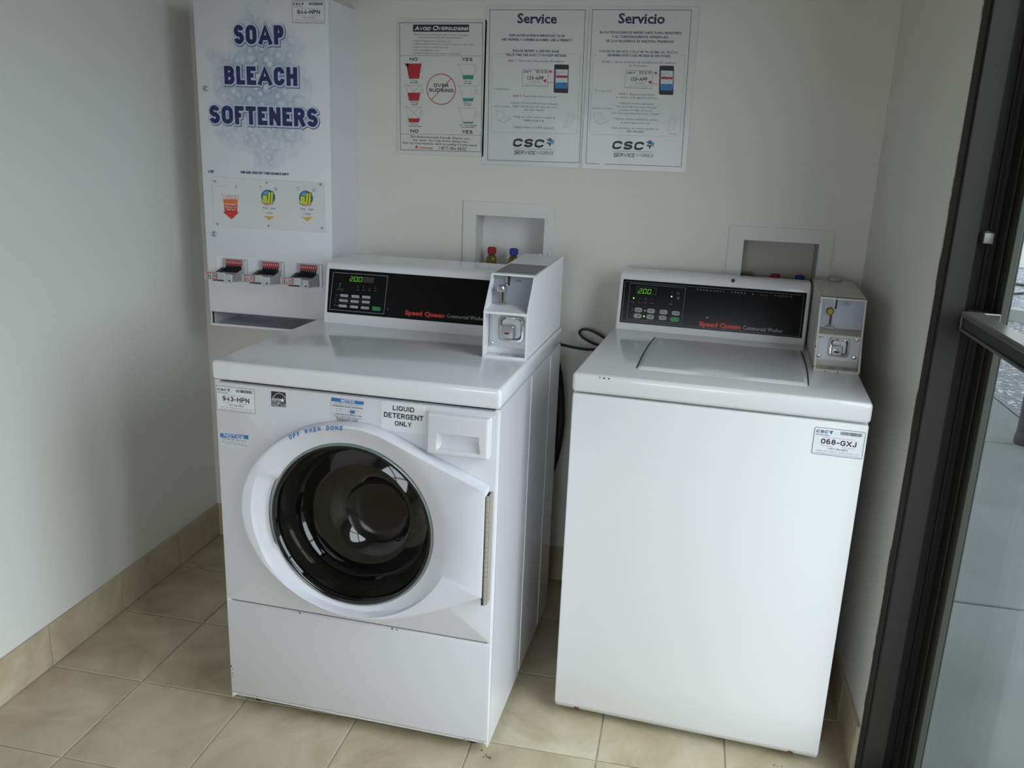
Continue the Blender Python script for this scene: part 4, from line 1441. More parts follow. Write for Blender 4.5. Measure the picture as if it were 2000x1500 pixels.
HZ = 2.12
jm = B()      # hinge-side jamb: stop, pocket
box(jm, 2.104, 2.148, -0.838, -0.7765, 0.0, HZ+0.05, 0.0015, 1)
box(jm, 2.148, 2.226, -0.797, -0.7705, 0.0, HZ+0.05, 0.001, 1)
box(jm, 2.101, 2.104, -0.829, -0.790, 0.0, HZ+0.05)
link('jamb', jm, M['bronze'], D)
bm = B()
box(bm, 2.1485, 2.158, -0.806, -0.7975, 0.0, HZ)
box(bm, 2.176, 2.184, -0.803, -0.7975, 0.0, HZ)
link('gasket', bm, M['bronze_dark'], D)
jm = B()
box(jm, 2.104, 2.250, -1.850, -1.800, 0.0, HZ+0.05, 0.0015, 1)
link('jamb', jm, M['bronze'], D)
dbox('head', 2.104, 2.250, -1.850, -0.7705, HZ, HZ+0.05)
dbox('threshold', 2.10, 2.25, -1.850, -0.7705, 0.0, 0.012, 'bar')
st = B()
box(st, 2.192, 2.214, -0.882, -0.8045, 0.016, HZ-0.004, 0.002, 1)
box(st, 2.187, 2.192, -0.862, -0.815, 0.016, HZ-0.004, 0.002, 1)
link('stile', st, M['bronze'], D)
dbox('stile', 2.192, 2.236, -1.792, -1.715, 0.016, HZ-0.004)
dbox('rail', 2.192, 2.236, -1.715, -0.882, 0.016, 0.125)
dbox('rail', 2.192, 2.236, -1.715, -0.882, HZ-0.08, HZ-0.004)
bd = B()
for y0, y1 in ((-0.893, -0.882), (-1.715, -1.704)):
    box(bd, 2.194, 2.206, y0, y1, 0.125, HZ-0.08, 0.001, 1)
box(bd, 2.194, 2.206, -1.715, -0.882, 0.125, 0.136)
box(bd, 2.194, 2.206, -1.715, -0.882, HZ-0.091, HZ-0.08)
o = link('glazing_bead', bd, mat('worn_grey_bead', S(56, 58, 52), 0.6, spec=0.25), D)
o['label'] = 'pale grey glazing bead'
bm = B()
box(bm, 2.206, 2.212, -1.715, -0.882, 0.125, HZ-0.08)
link('pane', bm, M['pane'], D)
# push bar: channel section with a dark slot, mounting block against the stile
pb = B()
box(pb, 2.120, 2.158, -1.700, -0.912, 1.141, 1.152, 0.003, 2)
box(pb, 2.121, 2.158, -1.700, -0.912, 1.114, 1.120, 0.002, 1)
box(pb, 2.126, 2.158, -1.700, -0.912, 1.120, 1.141, mi=1)
box(pb, 2.122, 2.190, -0.912, -0.906, 1.115, 1.150, 0.002, 1, mi=1)  # end cap coloured dark, the shade by the jamb put into its colour
box(pb, 2.150, 2.192, -0.906, -0.840, 1.100, 1.146, 0.003, 1, mi=1)
box(pb, 2.150, 2.192, -1.780, -1.700, 1.085, 1.175, 0.003, 1, mi=1)
o = link('push_bar', pb, [M['bar'], M['bronze_dark']], D)
o['label'] = 'grey metal push bar'
bm = B()
box(bm, 2.160, 2.178, -0.832, -0.812, 1.272, 1.293, 0.002, 2)
lathe_y(bm, 2.172, 1.283, [(0.011, -0.812), (0.0125, -0.810), (0.0125, -0.806), (0.009, -0.8045), (0.009, -0.797)], 16)
o = link('latch_bolt', bm, mat('dull_latch_steel', S(150, 148, 142), 0.5, metal=0.6), D, smooth=True)
bm = B()
lathe_y(bm, 2.262, 1.095, [(0.014, -0.905), (0.018, -0.899), (0.018, -0.888), (0.014, -0.880)], 16, c1=True)
box(bm, 2.236, 2.266, -0.895, -0.855, 1.06, 1.08, 0.002, 1)
link('outer_knob', bm, M['bronze_dark'], D, smooth=True)

W = thing('window_1', None, None)
del W['label'], W['category']
struct(W, 'tall glass sidelight beside the door')
fr = B()
for y0, y1 in ((-1.900, -1.852), (-2.29, -2.24)):
    box(fr, 2.13, 2.24, y0, y1, 0, DZ)
for z0, z1 in ((0, 0.1), (DZ-0.05, DZ)):
    box(fr, 2.13, 2.24, -2.29, -1.852, z0, z1)
link('window_frame', fr, M['bronze'], W)
bm = B()
box(bm, 2.185, 2.191, -2.24, -1.90, 0.1, DZ-0.05)
link('pane', bm, M['clear'], W)
W = thing('window_2', None, None)
del W['label'], W['category']
struct(W, 'shop window behind the viewer, two by two panes')
fr = B()
WM = (WX0+WX1)/2
for x0, x1 in ((WX0, WX0+0.05), (WX1-0.05, WX1), (WM-0.025, WM+0.025)):
    box(fr, x0, x1, YF-0.10, YF-0.01, WZ0, WZ1)
for z0, z1 in ((WZ0, WZ0+0.05), (WZ1-0.05, WZ1), ((WZ0+WZ1)/2-0.025, (WZ0+WZ1)/2+0.025)):
    box(fr, WX0, WX1, YF-0.10, YF-0.01, z0, z1)
link('window_frame', fr, M['bronze'], W)
bm = B()
box(bm, WX0, WX1, YF-0.058, YF-0.052, WZ0, WZ1)
link('pane', bm, M['clear'], W)

# ------------------------------------------------------------------ outside
bm = B()
box(bm, -12, 3.65, -16, YF-0.12, -0.2, -0.03)
box(bm, 2.23, 3.65, YF-0.12, -0.93, -0.2, -0.03)
box(bm, 2.23, 3.65, -0.93, 12.0, -0.2, -0.032)
pav = struct(link('pavement', bm, M['dark']), 'grey concrete walkway slabs outside the glass door')
yy = [-5.66, -3.70, -1.70, 0.258, 2.218, 4.18, 6.14, 8.1, 10.06, 12.0]
for y0, y1 in zip(yy, yy[1:]):
    bm = B()
    L = (y1-y0)/2-0.006
    box(bm, -0.70, 0.70, -L, L, -0.02, 0.012, 0.004, 1)
    link('slab', bm, M['concrete'], pav, (2.94, (y0+y1)/2, -0.032))
for k in range(5):
    bm = B()
    box(bm, -1.49, 1.49, -1.49, 1.49, -0.02, 0.012, 0.004, 1)
    link('slab', bm, M['concrete'], pav, (2.16-3*(k % 3), YF-1.65-3*(k//3), -0.032))
bm = B()
box(bm, 3.65, 30, -16, 11.9, -0.2, -0.045)
struct(link('parking_lot', bm, M['gravel']), 'blue-grey gravelly paving beyond the walkway')
bm = B()
box(bm, -12, 30, 11.9, 26, -0.2, -0.03)
struct(link('far_pavement', bm, M['curb']), 'pale concrete beyond the gravel')
bm = B()
box(bm, 3.655, 3.69, -16, 11.9, -0.05, -0.026)
struct(link('trim_2', bm, M['dark']), 'dark edge joint between walkway and gravel')
# unseen roof slab added to darken the walkway, resting on the post
bm = B()
box(bm, 2.24, 5.60, -0.75, 7.5, 2.55, 2.72, 0.01, 1)
struct(link('shade_roof', bm, M['stucco']), 'unseen roof slab added to shade the walkway outside')
# wheel stop
bm = B()
prism_x(bm, [(-0.10, 0), (-0.07, 0.11), (0.07, 0.11), (0.10, 0)], -0.8, 0.8, 0.01, 2)
o = link('wheel_stop', bm, M['curb'], None, (5.45, 6.3, -0.045), rot=(0, 0, R(-38)))
tag(o, 'pale concrete wheel stop on the gravel outside, seen through the door glass', 'wheel stop')
# hose lying in a crossed loop on the gravel
bm = B()
tube(bm, [(5.2, 10.2, -0.022), (5.9, 9.62, -0.022), (6.6, 9.0, -0.022), (7.6, 8.5, -0.022), (8.6, 8.8, -0.022), (8.6, 9.9, -0.022), (7.4, 10.1, -0.022), (6.3, 9.6, 0.02), (5.7, 8.85, -0.022), (5.0, 8.35, -0.022)], 0.022, 8)
tag(link('garden_hose', bm, M['black'], smooth=True), 'black hose lying in a crossed loop on the gravel outside the glass door', 'hose')
# porch post
P = thing('porch_post', 'dark round post standing on the walkway at the right edge', 'post', (3.500, 2.24, -0.02))
bm = B()
lathe_z(bm, 0, 0, [(0.066, 0.0), (0.070, 0.02), (0.066, 0.05), (0.062, 0.07)], 24, c1=False)
lathe_z(bm, 0, 0, [(0.062, 0.07), (0.060, 2.565)], 24, c0=False)
link('shaft', bm, M['post'], P, smooth=True)

# ==================================================================== WASHER TEXT / STICKERS
def id_sticker(parent, x0, x1, z0, z1, code, plane=0.0, nm='machine_number_sticker'):
    """white machine-number sticker, x0..z1 in metres on a vertical plane y = plane"""
    wd, ht = (x1-x0)*1000, (z1-z0)*1000
    bm = B()
    slab_y(bm, rrect(x0, x1, z0, z1, 0.004, 3), plane-0.0006, plane+0.0004)
    st_ = link(nm, bm, M['sticker'], parent)
    p = Print((x0, plane-0.0006, z0))
    q = [(a*1000, b*1000) for a, b in rrect(0.001, wd/1000-0.001, 0.001, ht/1000-0.001, 0.0035, 3)]
    p.line(q, 0.9, 'ink', 2, 1)
    f = lambda a: a*wd
    g = lambda a: a*ht
    p.text('CSC', f(.04), f(.27), g(.80), g(.90), 'navy', sh=.15, b=.04)
    p.poly([(f(.29), g(.90)), (f(.37), g(.92)), (f(.34), g(.76))], 'blue', 2)
    p.text('SERVICEWORKS', f(.04), f(.30), g(.71), g(.75), 'ink')
    x = f(.52)
    rr = random.Random(code)
    while x < f(.93):
        a = rr.choice((.5, .8, 1.2))
        p.poly([(x, g(.80)), (x+a, g(.80)), (x+a, g(.92)), (x, g(.92))], 'ink', 2)
        x += a+rr.choice((.4, .6, .9))
    p.text('Machine number for service', f(.18), f(.80), g(.645), g(.675), 'ink')
    p.text(code, f(.16), f(.85), g(.41), g(.60), 'ink', b=.012)
    p.text('For Service:', f(.18), f(.40), g(.33), g(.37), 'ink')
    p.text('Para Servicio:', f(.58), f(.83), g(.33), g(.37), 'ink')
    p.text('1-877-264-6622', f(.30), f(.70), g(.23), g(.29), 'ink')
    p.text('Visit our website www.cscsw.com', f(.10), f(.92), g(.14), g(.18), 'ink')
    p.text('Visite nuestro sitio web www.cscsw.com para pedir servicio', f(.08), f(.93), g(.06), g(.10), 'ink')
    p.done('lettering', st_)
    return st_


def flat_part(name, parent, m, pts, y, th=0.0006):
    bm = B()
    slab_y(bm, pts, y-th, y+0.0004)
    return link(name, bm, M[m] if isinstance(m, str) else m, parent)


# ==================================================================== COIN BOXES
def coin_box(parent, x0, x1, prof, rear, ztop_r, old, yu, yl_, zs, brass):
    """prof = [(y,z) bottom front, (y,z) at the shelf, (y,z) top front]; a sheet metal box open at the front"""
    (ya, za), (yb, zb), (yc, zc) = prof
    pm = M['box_old'] if old else M['box']
    bm = B()
    t = 0.0022
    side = [(ya, za), (yb, zb), (yc, zc), (rear, ztop_r), (rear, za)]
    prism_x(bm, side, x0, x0+t)
    prism_x(bm, side, x1-t, x1)
    prism_x(bm, [(yc, zc), (yc, zc-0.003), (rear, ztop_r-0.003), (rear, ztop_r)], x0+t, x1-t)
    prism_x(bm, [(yc, zc), (yc-0.001, zc-0.004), (yc+0.012, zc-0.004), (yc+0.012, zc)], x0, x1)
    prism_x(bm, [(rear-0.003, za), (rear-0.003, ztop_r), (rear, ztop_r), (rear, za)], x0, x1)
    prism_x(bm, [(ya, za), (ya, za+0.003), (rear, za+0.003), (rear, za)], x0, x1)
    prism_x(bm, [(ya, za), (ya-0.0005, za+0.006), (ya+0.002, za+0.006), (ya+0.002, za)], x0, x1)
    prism_x(bm, [(yb-0.0005, zb-0.005), (yb-0.0005, zb+0.001), (yu, zs+0.003), (yu, zs-0.001), (yb+0.002, zb-0.003)], x0, x1)
    # thin rolled front flanges
    for xa in (x0, x1-0.0045):
        prism_x(bm, [(ya-0.0006, za), (yb-0.0006, zb), (yb+0.001, zb), (ya+0.001, za)], xa, xa+0.0045)
        prism_x(bm, [(yb-0.0006, zb), (yc-0.0006, zc), (yc+0.001, zc), (yb+0.001, zb)], xa, xa+0.0045)
    prism_x(bm, [(yl_, za+0.003), (yl_, za+0.0175), (yl_+0.003, za+0.0175), (yl_+0.003, za+0.003)], x0+t, x1-t)
    cbx = link('coin_box', bm, pm, parent)
    W_ = x1-x0
    # upper coin plate
    bm = B()
    dy = (yc-yb)*0.35
    prism_x(bm, [(yu, zs), (yu+dy, zc-0.003), (yu+dy+0.002, zc-0.003), (yu+0.002, zs)], x0+t, x1-t)
    # lever slot and housing
    cp = link('coin_plate', bm, M['plategrey'], cbx)
    cp['label'] = 'blue-grey coin plate'
    lx = x0+0.26*W_
    hz = zc-zs
    bm = B()
    yy_ = yu-0.001
    box(bm, lx+0.010, lx+0.0145, yu+dy*0.8-0.004, yu+dy+0.001, zs+hz*0.62, zc-0.006, mi=1)
    box(bm, lx+0.006, lx+0.010, yu+dy*0.8-0.007, yu+dy+0.001, zs+hz*0.60, zc-0.008)
    box(bm, lx-0.002, lx+0.008, yy_-0.006, yy_+0.004, zs+0.012, zs+hz*0.52)
    box(bm, lx+0.0005, lx+0.0055, yy_-0.0068, yy_, zs+0.012, zs+hz*0.44, mi=1)
    box(bm, lx-0.008, lx+0.014, yy_-0.012, yy_+0.002, zs+0.002, zs+0.009, 0.001, 1)
    lathe_y(bm, lx-0.001, zs+hz*0.56, [(0.0065, yy_-0.015), (0.009, yy_-0.013), (0.009, yy_-0.006), (0.007, yy_+0.002)], 18, mi=2)
    link('coin_lever', bm, [M['chrome'], M['black'], M['brass'] if brass else M['chrome']], cbx)
    p = Print((0, yu+dy*0.8-0.0006, 0), lift=0.0002)
    cx, cz = (x0+0.60*W_)*1000, (zc-0.016)*1000
    p.line([(cx-14, cz), (cx-10, cz+5), (cx+9, cz+5), (cx+14, cz), (cx+9, cz-5), (cx-10, cz-5)], 0.5, 'grey', 2, 1)
    p.text('25\u00a2', cx-6, cx+6, cz-2.6, cz+2.6, 'ink')
    p.done('lettering', cbx)
    # lower lock plate
    zt = zs-0.004
    zb0 = za+0.017
    bm = B()
    slab_y(bm, rrect(x0+0.0035, x1-t, zb0, zt, 0.002, 2), yl_, yl_+0.003)
    lp = link('lock_plate', bm, M['zinc'], cbx)
    cx, cz = (x0+x1)/2+0.004, (zb0+zt)/2
    hw = min(W_*0.30, (zt-zb0)*0.37)
    bm = B()
    rings = []
    for r_, y in ((hw, yl_-0.0002), (hw-0.001, yl_-0.004), (hw-0.006, yl_-0.004), (hw-0.010, yl_+0.0), (hw-0.012, yl_+0.002)):
        rings.append([(cx+a, y, cz+b) for a, b in rrect(-r_, r_, -r_, r_, r_*0.42, 6)])
    loft(bm, rings, False, True)
    link('lock_housing', bm, M['chrome'], cbx, smooth=True)
    bm = B()
    r_ = hw*0.52
    ox, oz = cx-0.006, cz-0.006
    rings = []
    for q, y in ((r_-0.002, yl_-0.019), (r_, yl_-0.017), (r_+0.001, yl_+0.001)):
        rings.append([(ox+a, y, oz+b) for a, b in rrect(-q, q, -q, q, q*0.4, 5)])
    loft(bm, rings, True, False)
    lathe_y(bm, ox, oz-0.003, [(0.0075, yl_-0.0205), (0.0075, yl_-0.0185)], 16)
    box(bm, ox-0.0055, ox+0.0055, yl_-0.0212, yl_-0.020, oz-0.0045, oz-0.0005, mi=1)
    link('lock', bm, [M['chrome'], M['chip']], cbx, smooth=True)
    for bx, bz in ((x0+0.013, zt-0.010), (x1-0.010, zt-0.012), (x0+0.013, zb0+0.010), (x1-0.010, zb0+0.012)):
        bm = B()
        lathe_y(bm, bx, bz, [(0.003, yl_-0.0032), (0.0048, yl_-0.0026), (0.0055, yl_)], 12)
        link('bolt', bm, M['steel'], cbx, smooth=True)
    for bx in (x0+0.045, x0+0.078):
        bm = B()
        lathe_z(bm, bx, (ya+yl_)/2+0.006, [(0.0078, za+0.0031), (0.0075, za+0.0042), (0.004, za+0.0045)], 14)
        link('screw', bm, M['steel'] if not old else M['plategrey'], cbx, smooth=True)
    return cbx


# ==================================================================== FRONT-LOAD WASHER
W1W, W1D, W1H = 0.683, 0.708, 0.9205
F = thing('front_load_washer', 'white front-loading washer with round dark glass door, left of the two washers', 'washing machine',
          (0.5618, -0.9050, 0.0), -0.0342)
# feet
for fx in (0.05, W1W-0.05):
    for fy in (0.06, W1D-0.06):
        bm = B()
        lathe_z(bm, fx, fy, [(0.020, 0.0), (0.020, 0.008), (0.010, 0.011), (0.010, 0.032)], 14)
        link('foot', bm, M['black'], F, smooth=True)
# cabinet shell: sides, back and bottom (open at the front behind the panels)
bm = B()
cz0, cz1 = 0.026, 0.8725
box(bm, 0.0, 0.004, 0.004, W1D, cz0, cz1)
box(bm, W1W-0.004, W1W, 0.004, W1D, cz0, cz1)
box(bm, 0.004, W1W-0.004, W1D-0.004, W1D, cz0, cz1)
box(bm, 0.004, W1W-0.004, 0.014, W1D-0.004, cz0, cz0+0.004)
# pressed vertical creases on the right side (and the same on the left)
for yc_ in (0.326, 0.566):
    prism_x(bm, [(yc_-0.004, cz0+0.01), (yc_-0.004, cz1-0.004), (yc_+0.004, cz1-0.004), (yc_+0.004, cz0+0.01)], W1W-0.001, W1W+0.0016, 0.0009, 1)
    prism_x(bm, [(yc_-0.004, cz0+0.01), (yc_-0.004, cz1-0.004), (yc_+0.004, cz1-0.004), (yc_+0.004, cz0+0.01)], -0.0016, 0.001, 0.0009, 1)
link('cabinet', bm, M['enamel'], F)
# rounded front corner posts
for xa_, xb_ in ((W1W-0.012, W1W+0.0006), (-0.0006, 0.012)):
    bm = B()
    box(bm, xa_, xb_, 0.003, 0.020, 0.030, cz1, 0.004, 3)
    link('corner_post', bm, M['enamel'], F, smooth=True)
# top
bm = B()
box(bm, -0.003, W1W+0.003, -0.004, W1D, 0.8745, W1H, 0.009, 4)
link('top', bm, M['enamel'], F, smooth=True)

GC = (0.342, 0.560)       # centre of the door glass


def ray_poly(cx, cz, a, poly):
    d = (math.cos(a), math.sin(a))
    best = 0
    for (x1, z1), (x2, z2) in zip(poly, poly[1:]+poly[:1]):
        ex, ez = x2-x1, z2-z1
        den = d[0]*ez-d[1]*ex
        if abs(den) < 1e-12:
            continue
        t = ((x1-cx)*ez-(z1-cz)*ex)/den
        u = ((x1-cx)*d[1]-(z1-cz)*d[0])/den
        if t > 0 and -1e-9 <= u <= 1+1e-9:
            best = max(best, t)
    return best


def angs(corners, n=96):
    A = sorted([2*PI*i/n for i in range(n)]+[math.atan2(z-GC[1], x-GC[0]) % (2*PI) for x, z in corners])
    out_ = []
    for a in A:
        if not out_ or a-out_[-1] > 1e-4:
            out_.append(a)
    return out_


# front panel with a round opening
Z0, Z1 = 0.309, 0.8695
rect = [(0.001, Z0), (W1W-0.001, Z0), (W1W-0.001, Z1), (0.001, Z1)]
inn = [(0.005, Z0+0.004), (W1W-0.005, Z0+0.004), (W1W-0.005, Z1-0.004), (0.005, Z1-0.004)]
AA = angs(rect+inn)
P3 = lambda a, r, y: (GC[0]+r*math.cos(a), y, GC[1]+r*math.sin(a))
bm = B()
loft(bm, [[P3(a, 0.200, 0.012) for a in AA], [P3(a, 0.200, 0.0) for a in AA], [P3(a, ray_poly(*GC, a, inn), 0.0) for a in AA],
          [P3(a, ray_poly(*GC, a, [(x*0.4+X*0.6, z*0.4+Z*0.6) for (x, z), (X, Z) in zip(inn, rect)]), 0.0012) for a in AA],
          [P3(a, ray_poly(*GC, a, rect), 0.005) for a in AA], [P3(a, ray_poly(*GC, a, rect), 0.014) for a in AA]])
fp = link('front_panel', bm, M['front'], F, smooth=40)
# lower access panel, bottom edge turned back, two screws
bm = B()
x0, x1 = 0.001, W1W-0.001
prof = [(0.014, 0.3055), (0.004, 0.3055), (0.0, 0.3015), (0.0, 0.047), (0.003, 0.040), (0.020, 0.0245), (0.030, 0.0235), (0.030, 0.030), (0.014, 0.05)]
prism_x(bm, prof, x0, x1, 0.003, 2)
lpn = link('lower_panel', bm, M['front'], F, smooth=30)
for sx_, sz_ in ((0.063, 0.034), (0.626, 0.034)):
    bm = B()
    lathe_y(bm, sx_, sz_, [(0.0022, 0.004), (0.0042, 0.0055), (0.0045, 0.012)], 12)
    link('screw', bm, M['steel'], lpn, smooth=True)
bm = B()
for cx, cz, r_ in ((0.0045, 0.118, .0022), (0.007, 0.110, .0013), (0.0075, 0.098, .0016), (0.008, 0.088, .001), (0.009, 0.074, .001), (0.012, 0.066, .0008), (0.2, 0.304, .0018), (0.44, 0.3045, .002), (0.452, 0.3045, .0016)):
    slab_y(bm, [(cx+r_*math.cos(k*PI/3)*(.6+.4*(k % 2)), cz+r_*1.5*math.sin(k*PI/3)) for k in range(6)], -0.0003, 0.0005)
link('paint_chip', bm, M['chip'], lpn)

# door: teardrop outline measured 30 mm in front of the panel
OUT = []
for k in range(49):                                   # rounded handle side, from the crown over the left to the foot
    t = R(88+(266-88)*k/48)
    c_, s__ = math.cos(t), math.sin(t)
    OUT.append((0.347+0.272*math.copysign(abs(c_)**1.04, c_), 0.5745+0.2375*math.copysign(abs(s__)**1.04, s__)))
OUT = OUT+[(.392, .3375), (.432, .344), (.470, .3555), (.519, .372), (.593, .405), (.667, .443), (.668, .701), (.621, .721), (.551, .749), (.48, .779), (.426, .801), (.385, .8105)]
AD = angs([(.668, .701), (.667, .443)], 144)


def Rout(a):
    return ray_poly(*GC, a, OUT)


ELL = [(0.347+0.247*math.cos(2*PI*i/72), 0.573+0.232*math.sin(2*PI*i/72)) for i in range(72)]


def Rell(a):
    return min(ray_poly(*GC, a, ELL), Rout(a)-0.006)


def grip(a):
    d = math.degrees(a) % 360
    lo, hi = 152, 203
    if lo < d < hi:
        return min(1.0, (d-lo)/1.6, (hi-d)/1.6)
    return 0.0


bm = B()
rings = [[P3(a, 0.2005+0.010*grip(a), 0.004) for a in AD],
         [P3(a, 0.2005+0.009*grip(a), -0.010) for a in AD],
         [P3(a, 0.2025+0.013*grip(a), -0.0135+0.003*grip(a)) for a in AD],
         [P3(a, min(0.214+0.010*grip(a), Rell(a)-0.006), -0.0185+0.000*grip(a)) for a in AD],
         [P3(a, min(0.228+0.006*grip(a), Rell(a)-0.003), -0.0270+0.003*grip(a)) for a in AD],
         [P3(a, Rell(a), -0.0365+0.0035*grip(a)) for a in AD],
         [P3(a, max(Rell(a)+0.0008, Rout(a)-0.006), -0.0375+0.0035*grip(a)) for a in AD],
         [P3(a, Rout(a)-0.0015, -0.0355+0.002*grip(a)) for a in AD],
         [P3(a, Rout(a), -0.031) for a in AD],
         [P3(a, Rout(a)-0.001, -0.001) for a in AD]]
loft(bm, rings)
dr = link('door', bm, M['plastic'], F, smooth=28)
# glass: rim, flange wall, bowl
bm = B()
lathe_y(bm, *GC, [(0.2005, 0.004), (0.2005, -0.0140), (0.199, -0.0155), (0.1965, -0.0160)], 96, c0=False, mi=0)
lathe_y(bm, *GC, [(0.1965, -0.0168), (0.1935, -0.0150), (0.1925, -0.0150), (0.190, -0.0135)], 96, c0=False, mi=1)
link('glass_rim', bm, [M['rim_glass'], M['glass_dark']], dr, smooth=60)
bm = B()
lathe_y(bm, *GC, [(0.190, -0.0135), (0.187, -0.010), (0.184, -0.002)], 96, c0=False)
lathe_y(bm, *GC, [(0.184, -0.002), (0.176, 0.022), (0.171, 0.050)], 96, c0=False, mi=2)
lathe_y(bm, *GC, [(0.171, 0.050), (0.167, 0.058), (0.160, 0.066)], 96, c0=False)
lathe_y(bm, *GC, [(0.160, 0.066), (0.142, 0.062), (0.128, 0.057)], 96, c0=False)
loft(bm, [circ(GC[0], 0.057, GC[1], 0.128, 96), circ(GC[0]+0.010, 0.056, GC[1]+0.002, 0.112, 96), circ(GC[0]+0.022, 0.061, GC[1]+0.004, 0.094, 96), circ(GC[0]+0.032, 0.070, GC[1]+0.006, 0.080, 96)])
loft(bm, [circ(GC[0]+0.032, 0.070, GC[1]+0.006, 0.080, 96), circ(GC[0]+0.037, 0.082, GC[1]+0.007, 0.072, 96), circ(GC[0]+0.038, 0.086, GC[1]+0.008, 0.056, 96)], False, True, mi=1)
link('window', bm, [M['glass_dark'], M['glass_inner'], mat('dark_mirror_flange', S(88, 84, 80), 0.10, metal=0.9)], dr, smooth=60)
bm = B()
box(bm, 0.6645, 0.669, -0.0335, -0.002, 0.424, 0.686, mi=1)
for k in range(22):
    z = 0.4245+k*0.0119
    lathe_z(bm, 0.6715, -0.031, [(0.0038, z), (0.0038, z+0.0112)], 10)
box(bm, 0.6725, 0.6765, -0.029, -0.0002, 0.424, 0.686)
o = link('hinge', bm, [M['knuckle'], M['black']], dr, smooth=True)
o['label'] = 'brown-grey steel piano hinge'
# wording along the upper edge of the door
p = Print((0, -0.0378, 0), lift=0.0003)
msg = 'OFF WHEN DONE'
for i, c in enumerate(msg):
    if c == ' ':
        continue
    a = R(122-2.52*i)
    rr_ = (Rout(a)+Rell(a))/2 if i > 0 else Rout(a)-0.008
    rr_ = Rout(a)-0.0062
    u, z = (GC[0]+rr_*math.cos(a))*1000, (GC[1]+rr_*math.sin(a))*1000
    p._put(c, u-4.2, u+4.2, z-5.0, z+5.0, 'nblue', .25, .03, 1, 1, .045, math.degrees(a)-90)
p.done('lettering', dr)

# detergent drawer with scooped grip
dx0, dx1, dz0, dz1 = 0.527, 0.6655, 0.7650, 0.8565
bm = B()
slab_y(bm, rrect(dx0-0.003, dx1+0.002, dz0-0.003, dz1+0.002, 0.008, 4), -0.004, 0.001, 0.002, 2)
nx, nz = 56, 40


def dsurf(u, v):
    x, z = dx0+u*(dx1-dx0), dz0+v*(dz1-dz0)
    bow = -0.0200-0.0035*math.sin(PI*u)
    # rounded outer rim
    e = min(u*(dx1-dx0), (1-u)*(dx1-dx0), v*(dz1-dz0), (1-v)*(dz1-dz0))
    if e < 0.004:
        bow += 0.004*(1-math.sqrt(max(0, 1-((0.004-e)/0.004)**2)))
    # trapezoid recess
    cx, hz_ = 0.5985, 0.0205
    t = (z-0.7745)/(2*hz_)
    half = 0.0500-0.0045*t
    q = min((x-(cx-half)), ((cx+half)-x), z-0.7745, (0.7745+2*hz_)-z)
    if q > 0:
        s_ = min(1.0, q/0.006)
        bow += 0.0185*(s_*s_*(3-2*s_))*(1.0 if t > 0.6 else 0.35+1.08*t)
    return (x, bow, z)


g_ = [[bm.verts.new(dsurf(i/nx, j/nz)) for i in range(nx+1)] for j in range(nz+1)]
for j in range(nz):
    for i in range(nx):
        bm.faces.new((g_[j][i], g_[j][i+1], g_[j+1][i+1], g_[j+1][i]))
rim = [g_[0][i] for i in range(nx+1)]+[g_[j][nx] for j in range(1, nz+1)]+[g_[nz][i] for i in range(nx-1, -1, -1)]+[g_[j][0] for j in range(nz-1, 0, -1)]
bk = [bm.verts.new((v.co.x, -0.002, v.co.z)) for v in rim]
for i in range(len(rim)):
    j = (i+1) % len(rim)
    bm.faces.new((rim[i], bk[i], bk[j], rim[j]))
link('detergent_drawer', bm, M['drawer'], F, smooth=50)

# stickers
id_sticker(F, 0.0045, 0.1045, 0.8005, 0.8605, '943-HPN')
s_ = flat_part('detergent_label', F, 'sticker', [(0.4135, 0.7995), (0.5185, 0.7995), (0.5185, 0.8665), (0.4135, 0.8665)], 0.0)
Print((0, -0.0006, 0)).run(PRINTS['w1f']).done('lettering', s_)
for nm, key in (('energy_label', 'es'), ('notice_sticker', 'n2'), ('notice_sticker', 'n1')):
    pts = [i for i in PRINTS[key] if i[0] == 'P'][0][1]
    s_ = flat_part(nm, F, 'sticker', [(a/1000, b/1000) for a, b in pts][::-1], 0.0, 0.0004)
    Print((0, -0.0004, 0)).run(PRINTS[key]).done('lettering', s_)

